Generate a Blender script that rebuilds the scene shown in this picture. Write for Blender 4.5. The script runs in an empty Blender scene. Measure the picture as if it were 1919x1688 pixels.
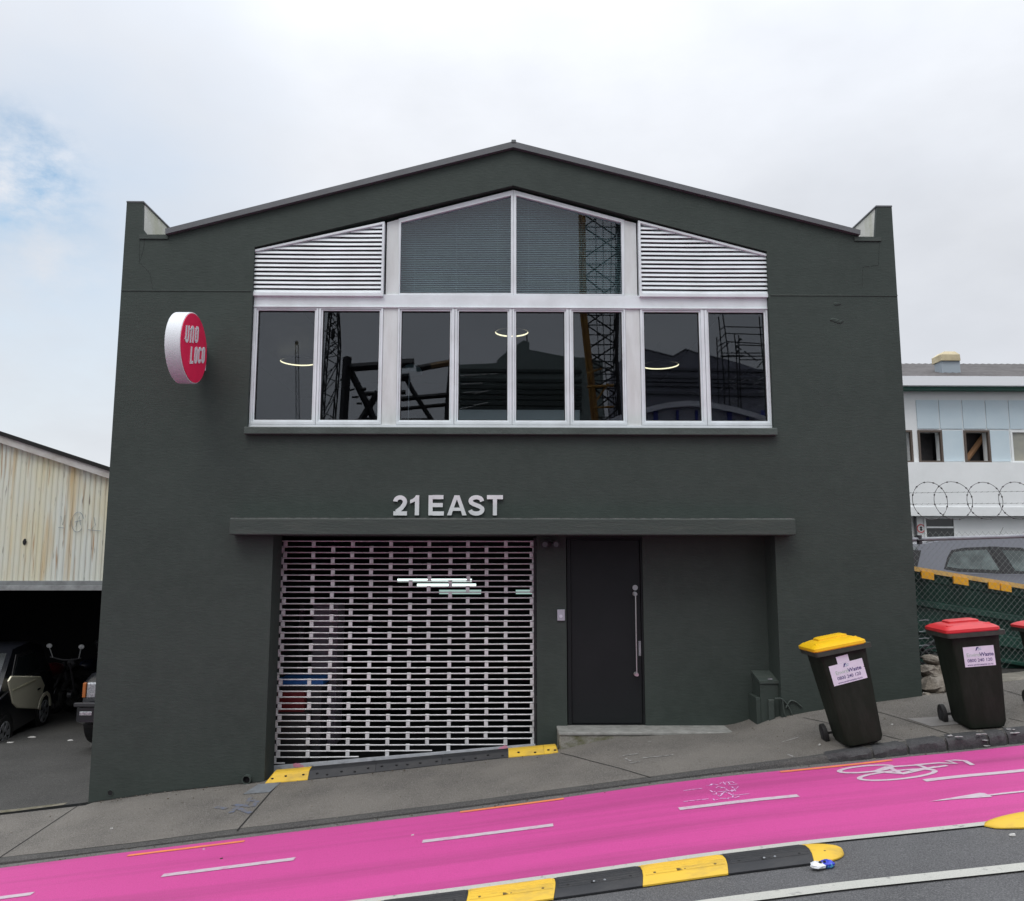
import bpy, bmesh, math, random
from mathutils import Vector, Matrix
from mathutils.geometry import tessellate_polygon
random.seed(7)
SC = bpy.context.scene
COL = SC.collection
R = math.radians
# ------------------------------------------------------------------ camera model (calibrated from the photograph, 1919 x 1688)
F, CX, CY = 1530.0, 959.5, 844.0
CAM = Vector((0, -9.4, 0))
TH, PS, RO = 0.12918, 0.01271, 0.00043
fw = Vector((math.sin(PS)*math.cos(TH), math.cos(PS)*math.cos(TH), math.sin(TH)))
r0 = Vector((math.cos(PS), -math.sin(PS), 0)); u0 = r0.cross(fw)
rt = r0*math.cos(RO) + u0*math.sin(RO); up = u0*math.cos(RO) - r0*math.sin(RO)
def ray(px, py): return (rt*((px-CX)/F) - up*((py-CY)/F) + fw)
def at_y(px, py, y=0.0):
    d = ray(px, py); return CAM + d*((y-CAM.y)/d.y)
def at_x(px, py, x):
    d = ray(px, py); return CAM + d*((x-CAM.x)/d.x)
def at_z(px, py, z):
    d = ray(px, py); return CAM + d*((z-CAM.z)/d.z)
def X(px, y=0.0, py=700): return at_y(px, py, y).x
def Z(py, y=0.0, px=950): return at_y(px, py, y).z
def on(fn, px, py):
    """point where a sight line first meets the height field fn(x, y)"""
    d = ray(px, py); t = 1.0
    while t < 60:
        p = CAM + d*t
        if p.z < fn(p.x, p.y):
            a, b = t-0.05, t
            for _ in range(20):
                m = (a+b)/2; p = CAM + d*m
                if p.z < fn(p.x, p.y): b = m
                else: a = m
            return CAM + d*b
        t += 0.05
    return CAM + d*t
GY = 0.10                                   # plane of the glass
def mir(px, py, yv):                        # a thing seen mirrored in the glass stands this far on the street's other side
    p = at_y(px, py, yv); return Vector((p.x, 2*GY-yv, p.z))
# ------------------------------------------------------------------ materials
def lin(r, g, b): return tuple((c/255/12.92 if c/255 <= .04045 else ((c/255+.055)/1.055)**2.4) for c in (r, g, b))
MATS = {}
def mat(name, col, rough=.6, col2=None, scale=3.0, detail=6, stretch=(1,1,1), lo=.35, hi=.65, spk=None, spk_scale=220, spk_amt=.35,
        bump=0.0, bscale=60.0, bstretch=(1,1,1), metal=0.0, emit=None, estr=0.0, spec=.5, coat=0.0, trans=0.0):
    if name in MATS: return MATS[name]
    m = bpy.data.materials.new(name); m.use_nodes = True; MATS[name] = m
    nt = m.node_tree; N = nt.nodes; L = nt.links; b = N['Principled BSDF']
    b.inputs['Base Color'].default_value = (*col, 1); b.inputs['Roughness'].default_value = rough
    b.inputs['Metallic'].default_value = metal; b.inputs['Specular IOR Level'].default_value = spec
    if coat: b.inputs['Coat Weight'].default_value = coat; b.inputs['Coat Roughness'].default_value = .08
    if trans: b.inputs['Transmission Weight'].default_value = trans
    tc = N.new('ShaderNodeTexCoord')
    def noise(sc, st, det=6, rg=.6):
        mp = N.new('ShaderNodeMapping'); mp.inputs['Scale'].default_value = st
        L.new(tc.outputs['Object'], mp.inputs['Vector'])
        n = N.new('ShaderNodeTexNoise'); n.inputs['Scale'].default_value = sc; n.inputs['Detail'].default_value = det
        n.inputs['Roughness'].default_value = rg
        L.new(mp.outputs[0], n.inputs['Vector']); return n.outputs['Fac']
    cur = None
    if col2 is not None:
        n = noise(scale, stretch, detail)
        mr = N.new('ShaderNodeMapRange'); mr.inputs['From Min'].default_value = lo; mr.inputs['From Max'].default_value = hi
        L.new(n, mr.inputs['Value'])
        mx = N.new('ShaderNodeMix'); mx.data_type = 'RGBA'
        mx.inputs['A'].default_value = (*col, 1); mx.inputs['B'].default_value = (*col2, 1)
        L.new(mr.outputs[0], mx.inputs['Factor']); cur = mx.outputs['Result']
    if spk is not None:
        n = noise(spk_scale, (1,1,1), 2)
        mr = N.new('ShaderNodeMapRange'); mr.inputs['From Min'].default_value = .42; mr.inputs['From Max'].default_value = .7
        mr.inputs['To Max'].default_value = spk_amt
        L.new(n, mr.inputs['Value'])
        mx = N.new('ShaderNodeMix'); mx.data_type = 'RGBA'
        mx.inputs['A'].default_value = (*col, 1); mx.inputs['B'].default_value = (*spk, 1)
        if cur is not None: L.new(cur, mx.inputs['A'])
        L.new(mr.outputs[0], mx.inputs['Factor']); cur = mx.outputs['Result']
    if cur is not None: L.new(cur, b.inputs['Base Color'])
    if bump:
        n = noise(bscale, bstretch, 5)
        bp = N.new('ShaderNodeBump'); bp.inputs['Strength'].default_value = bump; bp.inputs['Distance'].default_value = .02
        L.new(n, bp.inputs['Height']); L.new(bp.outputs[0], b.inputs['Normal'])
    if emit is not None:
        b.inputs['Emission Color'].default_value = (*emit, 1); b.inputs['Emission Strength'].default_value = estr
    return m
def glass(name, tint, extra=0.0):
    m = bpy.data.materials.new(name); m.use_nodes = True; MATS[name] = m
    nt = m.node_tree; N = nt.nodes; L = nt.links; N.remove(N['Principled BSDF'])
    tr = N.new('ShaderNodeBsdfTransparent'); tr.inputs[0].default_value = (*tint, 1)
    gl = N.new('ShaderNodeBsdfGlossy'); gl.inputs['Roughness'].default_value = .0; gl.inputs[0].default_value = (.93, .95, 1, 1)
    lw = N.new('ShaderNodeLayerWeight'); lw.inputs['Blend'].default_value = .5
    pw = N.new('ShaderNodeMath'); pw.operation = 'POWER'; pw.inputs[1].default_value = 5
    ma = N.new('ShaderNodeMath'); ma.operation = 'MULTIPLY_ADD'; ma.inputs[1].default_value = .9; ma.inputs[2].default_value = .058+extra
    mx = N.new('ShaderNodeMixShader')
    L.new(lw.outputs['Facing'], pw.inputs[0]); L.new(pw.outputs[0], ma.inputs[0]); L.new(ma.outputs[0], mx.inputs[0])
    L.new(tr.outputs[0], mx.inputs[1]); L.new(gl.outputs[0], mx.inputs[2]); L.new(mx.outputs[0], N['Material Output'].inputs[0])
    return m
# ------------------------------------------------------------------ objects
def tag(o, label=None, cat=None, group=None, kind=None):
    if label: o['label'] = label
    if cat: o['category'] = cat
    if group: o['group'] = group
    if kind: o['kind'] = kind
    return o
def thing(name, label, cat, loc=(0,0,0), rot=(0,0,0), group=None):
    o = bpy.data.objects.new(name, None); COL.objects.link(o); o.empty_display_size = .2
    o.location = loc; o.rotation_euler = rot; return tag(o, label, cat, group)
def copy_tree(o, parent=None):
    c = o.copy(); COL.objects.link(c); c.parent = parent
    for ch in list(o.children): copy_tree(ch, c)
    return c
class MB:
    def __init__(s): s.v = []; s.f = []
    def add(s, vs, fs):
        k = len(s.v); s.v += [tuple(v) for v in vs]; s.f += [tuple(i+k for i in f) for f in fs]; return s
    def box(s, x0, x1, y0, y1, z0, z1):
        return s.add([(x0,y0,z0),(x1,y0,z0),(x1,y1,z0),(x0,y1,z0),(x0,y0,z1),(x1,y0,z1),(x1,y1,z1),(x0,y1,z1)],
                     [(0,3,2,1),(4,5,6,7),(0,1,5,4),(1,2,6,5),(2,3,7,6),(3,0,4,7)])
    def prism(s, poly, a0, a1, fn=None, holes=()):
        """2D polygon (with holes) swept from a0 to a1; fn(u, v, a) gives the point (default: x, z over y)"""
        fn = fn or (lambda u, v, a: (u, a, v))
        loops = [list(poly)] + [list(h) for h in holes]
        flat = [p for l in loops for p in l]; n = len(flat)
        tris = tessellate_polygon([[Vector((p[0], p[1], 0)) for p in l] for l in loops])
        vs = [fn(p[0], p[1], a0) for p in flat] + [fn(p[0], p[1], a1) for p in flat]
        fs = [tuple(t) for t in tris] + [tuple(i+n for i in reversed(t)) for t in tris]
        k = 0
        for l in loops:
            m = len(l)
            for i in range(m): j = (i+1) % m; fs.append((k+i, k+j, k+j+n, k+i+n))
            k += m
        return s.add(vs, fs)
    def ring(s, x0, x1, z0, z1, t, y0, y1):
        return s.prism([(x0,z0),(x1,z0),(x1,z1),(x0,z1)], y0, y1, holes=[[(x0+t,z0+t),(x1-t,z0+t),(x1-t,z1-t),(x0+t,z1-t)]])
    def tube(s, path, r, n=8, caps=True, closed=False):
        path = [Vector(p) for p in path]; m = len(path); rs = r if isinstance(r, (list, tuple)) else [r]*m
        vs = []; fs = []
        for i, p in enumerate(path):
            if closed: d = path[(i+1) % m]-path[i-1]
            else: d = path[min(i+1, m-1)]-path[max(i-1, 0)]
            d.normalize(); a = Vector((0,0,1)) if abs(d.z) < .9 else Vector((1,0,0))
            e1 = d.cross(a).normalized(); e2 = d.cross(e1)
            for k in range(n):
                w = 2*math.pi*k/n; vs.append(p + e1*(math.cos(w)*rs[i]) + e2*(math.sin(w)*rs[i]))
        for i in range(m if closed else m-1):
            j = (i+1) % m
            for k in range(n): q = (k+1) % n; fs.append((i*n+k, i*n+q, j*n+q, j*n+k))
        if caps and not closed: fs += [tuple(range(n-1, -1, -1)), tuple((m-1)*n+k for k in range(n))]
        return s.add(vs, fs)
    def bar(s, p0, p1, w, h=None):
        return s.tube([p0, p1], (w/2)*1.414, 4)
    def loft(s, secs, caps=True):
        n = len(secs[0]); vs = [p for c in secs for p in c]; fs = []
        for i in range(len(secs)-1):
            for k in range(n): q = (k+1) % n; fs.append((i*n+k, i*n+q, (i+1)*n+q, (i+1)*n+k))
        if caps: fs += [tuple(range(n-1, -1, -1)), tuple((len(secs)-1)*n+k for k in range(n))]
        return s.add(vs, fs)
    def disc(s, c, axis, r0, r1, a0, a1, n=28):
        """cylinder round axis 0/1/2 through c, radius r0 at a0 and r1 at a1"""
        def P(r, a, w):
            q = [0,0,0]; q[axis] = a; q[(axis+1)%3] = c[(axis+1)%3]+r*math.cos(w); q[(axis+2)%3] = c[(axis+2)%3]+r*math.sin(w); return q
        return s.loft([[P(r0, a0, 2*math.pi*k/n) for k in range(n)], [P(r1, a1, 2*math.pi*k/n) for k in range(n)]])
    def ball(s, c, rx, ry, rz, n=12, jit=0.0):
        secs = []
        for i in range(n//2+1):
            t = math.pi*(i+.02)/(n//2+.04); 
            secs.append([(c[0]+rx*math.sin(t)*math.cos(2*math.pi*k/n)*(1+random.uniform(-jit,jit)),
                          c[1]+ry*math.sin(t)*math.sin(2*math.pi*k/n)*(1+random.uniform(-jit,jit)),
                          c[2]-rz*math.cos(t)*(1+random.uniform(-jit,jit))) for k in range(n)])
        return s.loft(secs)
    def build(s, name, m, parent=None, local=False, smooth=False, bevel=0.0, segs=2):
        off = Vector((0,0,0))
        if parent is not None and not local:
            p = parent
            while p is not None: off += p.location; p = p.parent
        me = bpy.data.meshes.new(name); me.from_pydata([tuple(Vector(v)-off) for v in s.v], [], s.f); me.validate()
        bm = bmesh.new(); bm.from_mesh(me); bmesh.ops.recalc_face_normals(bm, faces=bm.faces); bm.to_mesh(me); bm.free()
        for mm in (m if isinstance(m, (list, tuple)) else [m]): me.materials.append(mm)
        if smooth:
            for p in me.polygons: p.use_smooth = True
            me.set_sharp_from_angle(angle=R(38))
        o = bpy.data.objects.new(name, me); COL.objects.link(o)
        if parent is not None: o.parent = parent
        if bevel:
            b = o.modifiers.new('Bevel', 'BEVEL'); b.width = bevel; b.segments = segs; b.limit_method = 'ANGLE'; b.angle_limit = R(40)
        return o
def sheet(name, m, fn, x0, x1, nx, y0, y1, ny, kind='structure', dz=0.0):
    mb = MB(); vs = []; fs = []
    for j in range(ny+1):
        for i in range(nx+1):
            x = x0+(x1-x0)*i/nx; y = y0+(y1-y0)*j/ny; vs.append((x, y, fn(x, y)+dz))
    for j in range(ny):
        for i in range(nx): a = j*(nx+1)+i; fs.append((a, a+1, a+nx+2, a+nx+1))
    mb.add(vs, fs); o = mb.build(name, m, smooth=True); o['kind'] = kind; return o
def strip(mb, fn, pts, w, dz=.004, step=.08):
    """a painted strip of width w along ground points (x, y), draped over fn"""
    pts = [Vector((p[0], p[1])) for p in pts]; path = []
    for a, b in zip(pts, pts[1:]):
        n = max(1, int((b-a).length/step))
        path += [a+(b-a)*i/n for i in range(n)]
    path.append(pts[-1]); vs = []; fs = []
    for i, p in enumerate(path):
        d = (path[min(i+1, len(path)-1)]-path[max(i-1, 0)]).normalized(); q = Vector((-d.y, d.x))
        for s_ in (-.5, .5): c = p+q*w*s_; vs.append((c.x, c.y, fn(c.x, c.y)+dz))
    for i in range(len(path)-1): fs.append((2*i, 2*i+1, 2*i+3, 2*i+2))
    mb.add(vs, fs)
def patch(mb, fn, poly, dz=.004, n=1):
    c = Vector((sum(p[0] for p in poly)/len(poly), sum(p[1] for p in poly)/len(poly)))
    vs = [(p[0], p[1], fn(p[0], p[1])+dz) for p in poly]
    tris = tessellate_polygon([[Vector((p[0], p[1], 0)) for p in poly]])
    mb.add(vs, [tuple(t) for t in tris])
def stroke2d(pts, w, closed=False):
    """polyline -> outline quads (list of quads of 2D points)"""
    P = [Vector(p) for p in pts]; n = len(P); out = []
    L_, R_ = [], []
    for i in range(n):
        if closed: a, b = (P[i]-P[i-1]).normalized(), (P[(i+1)%n]-P[i]).normalized()
        else:
            a = (P[i]-P[i-1]).normalized() if i else (P[1]-P[0]).normalized()
            b = (P[i+1]-P[i]).normalized() if i < n-1 else a
        na, nb = Vector((-a.y, a.x)), Vector((-b.y, b.x)); m = (na+nb)
        m = m.normalized() if m.length > 1e-6 else na; k = w/2/max(.45, m.dot(na))
        L_.append(P[i]+m*k); R_.append(P[i]-m*k)
    rng = range(n if closed else n-1)
    for i in rng: j = (i+1) % n; out.append((L_[i], R_[i], R_[j], L_[j]))
    return out
def arc(cx, cz, rx, rz, a0, a1, n=10): return [(cx+rx*math.cos(R(a0+(a1-a0)*i/n)), cz+rz*math.sin(R(a0+(a1-a0)*i/n))) for i in range(n+1)]
def glyph(mb, strokes, w, fn, a0, a1):
    for st in strokes:
        closed = st[0] == 'c'; pts = st[1] if closed else st
        qs = stroke2d(pts, w, closed)
        # one joined prism per stroke
        n = len(qs); vs = []; fs = []
        m = n if closed else n+1
        for q in qs: vs += [q[0], q[1]]
        if not closed: vs += [qs[-1][3], qs[-1][2]]
        e_ = .0014*(a1-a0)/abs(a1-a0)*strokes.index(st); V3 = [fn(p.x, p.y, a0-e_) for p in vs] + [fn(p.x, p.y, a1-e_*.5) for p in vs]; k = len(vs)
        for i in range(n):
            j = (i+1) % m; a, b, c, d = 2*i, 2*i+1, 2*j+1, 2*j
            fs += [(a, b, c, d), (a+k, d+k, c+k, b+k), (a, d, d+k, a+k), (b, b+k, c+k, c)]
        if not closed: fs += [(0, k, k+1, 1), (2*n, 2*n+1, 2*n+1+k, 2*n+k)]
        mb.add(V3, fs)
def text_mesh(body, size, thick=0.0, offset=0.0):
    cu = bpy.data.curves.new('lettering', 'FONT'); cu.body = body; cu.size = size; cu.align_x = 'CENTER'; cu.offset = offset; cu.resolution_u = 3
    o = bpy.data.objects.new('lettering', cu); COL.objects.link(o)
    dg = bpy.context.evaluated_depsgraph_get(); me = bpy.data.meshes.new_from_object(o.evaluated_get(dg))
    vs = [tuple(v.co) for v in me.vertices]; fs = [tuple(p.vertices) for p in me.polygons]
    bpy.data.objects.remove(o); bpy.data.curves.remove(cu); bpy.data.meshes.remove(me); return vs, fs
def interp(tab):
    tab = sorted(tab)
    def f(x):
        if x <= tab[0][0]: a, b = tab[0], tab[1]
        elif x >= tab[-1][0]: a, b = tab[-2], tab[-1]
        else:
            for a, b in zip(tab, tab[1:]):
                if a[0] <= x <= b[0]: break
        return a[1]+(b[1]-a[1])*(x-a[0])/(b[0]-a[0])
    return lambda x: sum(f(max(-15, min(15, x+d))) for d in (-.14, -.07, 0, .07, .14))/5
# ------------------------------------------------------------------ palette
GREEN = mat('green_paint', (.045,.058,.051), .6, (.037,.048,.042), 1.0, 10, (.9,1,1.3), lo=.32, hi=.70, spk=(.056,.070,.062), spk_scale=7, spk_amt=.32, spec=.25, bump=.17, bscale=30, bstretch=(.40,1,1.4))
GREENB = mat('green_trim_paint', (.050,.063,.056), .6, (.068,.080,.070), 9, 5, (.2,1,2), lo=.5, hi=.75, bump=.22, bscale=30, bstretch=(.35,1,1.6), spec=.3)
DOOR = mat('door_paint', (.012,.0145,.0155), .45, (.015,.0175,.0185), 2, spec=.22)
CAP = mat('capping_metal', (.13,.135,.145), .5, (.10,.105,.11), 2.5, bump=.05, bscale=20)
WHITEF = mat('window_paint', (.79,.83,.86), .42, (.68,.71,.73), 3, bump=.04, bscale=40)
WHITEP = mat('infill_panel', (.72,.74,.74), .55, (.61,.62,.61), 4, stretch=(2,1,.4), bump=.08, bscale=20)
DARKIN = mat('interior_dark', (.016,.016,.018), .8, (.011,.011,.012), 2)
BLACK = mat('black_gap', (.006,.006,.007), .8)
RUBBERSEAL = mat('glazing_seal', (.012,.012,.013), .6)
BLIND = mat('blind_slats', (.66,.82,.80), .55, (.54,.69,.69), 2)
ALU = mat('aluminium', (.74,.74,.75), .45, (.58,.58,.58), 14, metal=.15, bump=.05, bscale=60)
GALV = mat('galvanised', (.33,.34,.36), .5, (.24,.25,.27), 9, metal=.3, bump=.1, bscale=40)
STEEL = mat('brushed_steel', (.50,.50,.50), .28, metal=.8)
CEM = mat('cement_render', (.46,.46,.43), .8, (.33,.33,.24), 5, (1,1,.3), bump=.2, bscale=30) if False else mat('cement_render', (.46,.46,.43), .8, (.33,.34,.26), 5, 6, (1,1,.35), bump=.2, bscale=30)
PAVE = mat('pavement_concrete', (.136,.124,.107), .88, (.080,.073,.064), 1.5, 10, lo=.38, hi=.66, spk=(.27,.255,.235), spk_scale=95, spk_amt=.62, bump=.6, bscale=85)
KERB = mat('kerb_concrete', (.055,.053,.049), .85, (.034,.033,.032), 5, 8, (.4,1,1), spk=(.14,.135,.125), spk_scale=90, spk_amt=.5, bump=.5, bscale=50)
STONE = mat('basalt', (.042,.042,.043), .75, (.026,.026,.028), 5, 8, spk=(.10,.10,.10), spk_scale=90, spk_amt=.4, bump=.6, bscale=24)
ASPH = mat('asphalt', (.082,.082,.086), .85, (.058,.058,.061), 1.0, 9, spk=(.22,.22,.22), spk_scale=110, spk_amt=.6, bump=.6, bscale=100)
GUTTER = mat('gutter_asphalt', (.115,.110,.104), .85, (.075,.072,.069), 2.5, 8, spk=(.25,.24,.23), spk_scale=95, spk_amt=.65, bump=.6, bscale=90)
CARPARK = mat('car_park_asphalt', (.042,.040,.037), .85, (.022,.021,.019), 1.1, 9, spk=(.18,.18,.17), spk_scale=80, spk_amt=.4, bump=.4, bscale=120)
PINK = mat('pink_lane_paint', (.54,.056,.265), .68, (.36,.042,.18), 1.3, 10, (.10,2.8,1), lo=.46, hi=.74, spk=(.33,.045,.165), spk_scale=100, spk_amt=.38, bump=.4, bscale=110)
LINE = mat('white_line_paint', (.50,.42,.47), .65, (.50,.20,.36), 16, 9, lo=.50, hi=.74, bump=.2, bscale=200)
ROADLINE = mat('worn_road_paint', (.46,.46,.42), .65, (.17,.17,.165), 16, 9, lo=.60, hi=.70, spk=(.30,.30,.28), spk_scale=120, spk_amt=.5, bump=.25, bscale=180)
ORANGE = mat('orange_line_paint', (.80,.25,.06), .6, (.66,.18,.10), 10, 6, bump=.2, bscale=200)
CHALK = mat('spray_mark', (.66,.45,.66), .8, (.50,.18,.42), 40, 4, lo=.45, hi=.6)
BLUEMK = mat('blue_spray_mark', (.105,.125,.185), .88, (.125,.115,.100), 26, 8, lo=.40, hi=.58)
WHTMK = mat('white_spray_mark', (.34,.33,.32), .85, (.12,.115,.105), 30, 6, lo=.42, hi=.6)
PINKMK = mat('pink_spray_mark', (.72,.26,.38), .8, (.42,.36,.37), 40, 5, lo=.5, hi=.68)
SEAM = mat('joint_gap', (.014,.013,.012), .9)
RBLACK = mat('black_rubber', (.015,.016,.019), .62, (.036,.035,.035), 6, 9, (.6,1.6,1), lo=.45, hi=.75, bump=.15, bscale=90)
RYEL = mat('yellow_rubber', (.66,.42,.035), .65, (.34,.23,.06), 6, 10, (.6,1.6,1), lo=.50, hi=.80, bump=.15, bscale=90)
BINBODY = mat('bin_plastic', (.013,.020,.013), .6, (.024,.031,.023), 6, 9, (1.5,1.5,.5), lo=.45, hi=.75, bump=.1, bscale=90, spec=.15)
BINRIM = mat('bin_rim_plastic', (.058,.068,.056), .5, (.042,.050,.041), 8, spec=.22)
LIDY = mat('yellow_lid_plastic', (.83,.50,.006), .42, (.74,.43,.008), 5, bump=.05, bscale=70)
LIDR = mat('red_lid_plastic', (.60,.030,.035), .38, (.52,.024,.030), 5, bump=.05, bscale=70)
TYRE = mat('tyre_rubber', (.012,.012,.012), .7, bump=.1, bscale=60)
PAPER = mat('sticker_paper', (.74,.76,.84), .5, (.67,.69,.76), 12)
INKB = mat('navy_ink', (.035,.03,.16), .6)
INKG = mat('green_ink', (.30,.50,.36), .6)
# ------------------------------------------------------------------ terrain
W = 1.5
zf = interp([(-12,-3.55),(-6.1,-2.84),(-4.51,-2.67),(-3.73,-2.56),(-2.78,-2.465),(-2.14,-2.415),(.06,-2.185),(.63,-2.14),(.95,-2.06),(1.31,-1.995),(2.09,-1.96),(2.55,-1.955),(2.85,-1.90),(3.05,-1.80),(3.44,-1.72),(4.2,-1.62),(4.74,-1.55),(9,-1.0)])
zk = interp([(-12,-3.6),(-4.55,-2.73),(-3.92,-2.67),(-3.27,-2.6),(-2.42,-2.49),(-1.5,-2.39),(-.35,-2.26),(.47,-2.155),(1.38,-2.045),(2.04,-1.96),(2.8,-1.87),(3.36,-1.79),(3.76,-1.735),(4.2,-1.68),(4.92,-1.61),(9,-1.15)])
zr = interp([(-12,-3.64),(-4.55,-2.78),(-3.53,-2.66),(-2.42,-2.535),(-1.5,-2.43),(-.35,-2.30),(.46,-2.2),(1.38,-2.08),(2.04,-2.005),(2.79,-1.935),(3.36,-1.88),(3.75,-1.835),(4.19,-1.80),(4.79,-1.74),(9,-1.3)])
def pave(x, y):
    if y > .01 and x < -4.49: return zf(x)-.05-.2*y
    if y > .06 and -2.62 < x < .67: return zf(x)-.22
    if y >= 0: return zf(x)
    t = max(0.0, min(1.0, -y/W)); return zf(x)+(zk(x)-zf(x))*t
def road(x, y): return zr(x)+.02*min(12, max(0.0, -W-y))
def lot(x, y):
    t = max(0.0, min(1.0, y/1.6)); return zf(x)*(1-t)+(-2.74-.05*max(0, y-1.6))*t
def yard(x, y): return -1.52+.10*min(4, max(0.0, y-.4))
tag(MB().add([(-400,-400,-6),(400,-400,-6),(400,400,-6),(-400,400,-6)], [(0,1,2,3)]).build('ground', mat('far_ground', (.08,.08,.075), .9, (.06,.06,.055), .3)), kind='structure')
sheet('footpath', PAVE, pave, -15, 15, 300, -W+.05, .46, 14)
sheet('road', ASPH, road, -15, 15, 300, -22, -W-.02, 60)
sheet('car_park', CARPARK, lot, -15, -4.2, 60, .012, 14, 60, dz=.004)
sheet('yard', CARPARK, yard, 4.3, 18, 40, .47, 16, 40)
def gutter_w(x): return .115
sheet('gutter', GUTTER, road, -15, 15, 300, -W-.16, -W-.025, 2, dz=.004)
# kerb: low lip, rising to full height uphill
mb = MB(); secs = []
i = 0; xs = [-15+.1*k for k in range(301)]
for x in xs:
    a = zk(x); b = zr(x)
    secs.append([(x,-W+.05,a), (x,-W+.012,a-.002), (x,-W-.008,a-.014), (x,-W-.022,(a+b)/2), (x,-W-.03,b-.03), (x,-W+.05,b-.05)])
mb.loft(secs); tag(mb.build('kerb', KERB, smooth=True), kind='structure')
# lane edges measured on the road
E_in = [on(road, px, py) for px, py in [(0,1628),(213,1606),(467,1573),(600,1552),(867,1522),(1240,1468),(1459,1447),(1682,1419),(1919,1397)]]
E_out = [on(road, px, py) for px, py in [(640,1688),(883,1656),(1040,1637),(1195,1617),(1345,1601),(1496,1583),(1700,1562),(1919,1545)]]
yin = sum(p.y for p in E_in)/len(E_in); yout = sum(p.y for p in E_out)/len(E_out)
print('lane', [round(p.y,2) for p in E_in], [round(p.y,2) for p in E_out])
# ------------------------------------------------------------------ the green building
BL = thing('office_building', 'dark green rendered two storey building with a low gable, white window band and roller shutter', 'building', (.1, 0, -2.2))
def pz(pts, y=0.0): return [(at_y(a, b, y).x, at_y(a, b, y).z) for a, b in pts]
xl, xr = -4.51, 4.735
lin_z = Z(1003)
ox0, ox1 = X(505, 0, 1200), X(1459, 0, 1180)             # ground floor opening
out = [(xl, -3.3), (ox0, -3.3), (ox0, lin_z), (ox1, lin_z), (ox1, -3.3), (xr, -3.3)] + \
      [(xr, Z(445, 0, 1660)), (X(1606,0,440), Z(445, 0, 1660))] + pz([(1605,439), (962,275), (316,439)]) + [(X(316,0,440), Z(440,0,270)), (xl, Z(440,0,270))]
wx0, wx1 = X(469.5, 0, 640), X(1444, 0, 640)
wz0 = Z(803)
zl = at_y(472,463).z; zrr = at_y(1440,471).z; za = at_y(962,347)
hole = [(wx0, wz0), (wx1, wz0), (wx1, zrr), (za.x, za.z), (wx0, zl)]
mb = MB(); mb.prism(out, 0, .38, holes=[hole]); mb.build('wall', GREEN, BL)
# ears of the side parapets
for pts, x in (([(238,377),(268,377),(267,428),(276,440)], xl), ([(1643,386),(1670,386),(1670,445),(1640,445)], xr)):
    P = pz(pts)
    if x < 0: P = [(xl, P[0][1]), P[1], P[2], P[3], (xl, Z(440,0,270)-.001)]
    else: P = [P[0], (xr, P[1][1]), (xr, P[2][1]-.001), (P[3][0], P[2][1]-.001)]
    mb = MB(); mb.prism(P, .001, .045); mb.build('parapet_end', GREEN, BL)
pin = at_y(268,400).x; pin2 = at_y(1643,410).x
ptop = at_y(250,377.5).z
PARA = mat('stained_cement', (.66,.66,.61), .85, (.46,.47,.33), 2.6, 7, (1.2,.8,.35), lo=.45, hi=.68, bump=.25, bscale=30)
mb = MB(); mb.box(xl+.004, pin-.012, .046, 12, 3.55, ptop-.012); mb.build('parapet', PARA, BL)
mb = MB(); mb.box(pin2+.012, xr-.004, .046, 12, 3.55, ptop-.012); mb.build('parapet', PARA, BL)
for a, b in ((xl-.003, pin+.001), (pin2-.001, xr+.003)):
    MB().box(a, b, -.004, 1.6, ptop-.011, ptop+.006).build('parapet_capping', CAP, BL)
# bell ledges in the two gutter notches
for a, b, p in ((262,316,446), (1600,1650,450)):
    MB().box(X(a,0,440), X(b,0,440), -.016, -.001, Z(p,0,a)-.012, Z(p-6,0,a)).build('gutter_ledge', GREENB, BL)
# side walls, back, roof, floors
MB().box(xl, xl+.2, .381, 12, -3.4, 3.549).build('side_wall', GREEN, BL)
MB().box(xr-.2, xr, .381, 12, -3.4, 3.549).build('side_wall', GREEN, BL)
MB().box(xl+.201, xr-.201, 11.8, 12, -3.4, 4.8).build('rear_wall', GREEN, BL)
ap = at_y(962,281); el = at_y(316,447); er = at_y(1605,447)
mb = MB()
mb.prism([(xl+.201,el.z-.40),(xl+.201,el.z-.30),(el.x+.02,el.z-.30),(el.x+.02,el.z-.02),(ap.x,ap.z-.02),(er.x-.02,er.z-.02),(er.x-.02,er.z-.30),(xr-.201,er.z-.30),(xr-.201,er.z-.40),(ap.x,ap.z-.16)], .381, 11.79)
mb.build('roof', CAP, BL)
mb = MB()
a = pz([(313,431.5),(962,268.5),(1609,434)]); b = pz([(1609,442.5),(962,279.5),(313,441.5)])
mb.prism(a+b, -.055, .45); mb.build('roof_capping', CAP, BL)
mb = MB(); mb.box(X(958), X(967), -.062, .2, at_y(962,272).z, at_y(962,265.5).z); mb.build('ridge_cap', CAP, BL, bevel=.008)
# joint line and old patches in the render
for x0, x1, p in ((xl, wx0-.02, 544), (wx1+.02, xr, 553)):
    MB().box(x0+.003, x1, -.007, .0, Z(p,0,300 if x0<0 else 1560)-.008, Z(p,0,300 if x0<0 else 1560)+.006).build('render_joint', GREENB, BL)
CRK = mat('render_crack', (.028,.034,.031), .8)
for pl in ([(262,449),(261,492),(270,500),(281,512),(286,541)], [(272,447),(268,470),(262,488)], [(1648,455),(1646,497),(1617,500),(1616,537)]):
    mb = MB(); mb.tube([at_y(a, b, -.0005) for a, b in pl], .0022, 4); mb.build('hairline_crack', CRK, BL)
for cx_, cy_ in ((1568,569),(1567,601),(1562,599),(1573,603)):
    p = at_y(cx_, cy_, 0); mb = MB(); mb.ball((p.x, 0, p.z), .05, .010, .022, 10, .25); mb.build('filler_lump', GREEN, BL, smooth=True)
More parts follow.
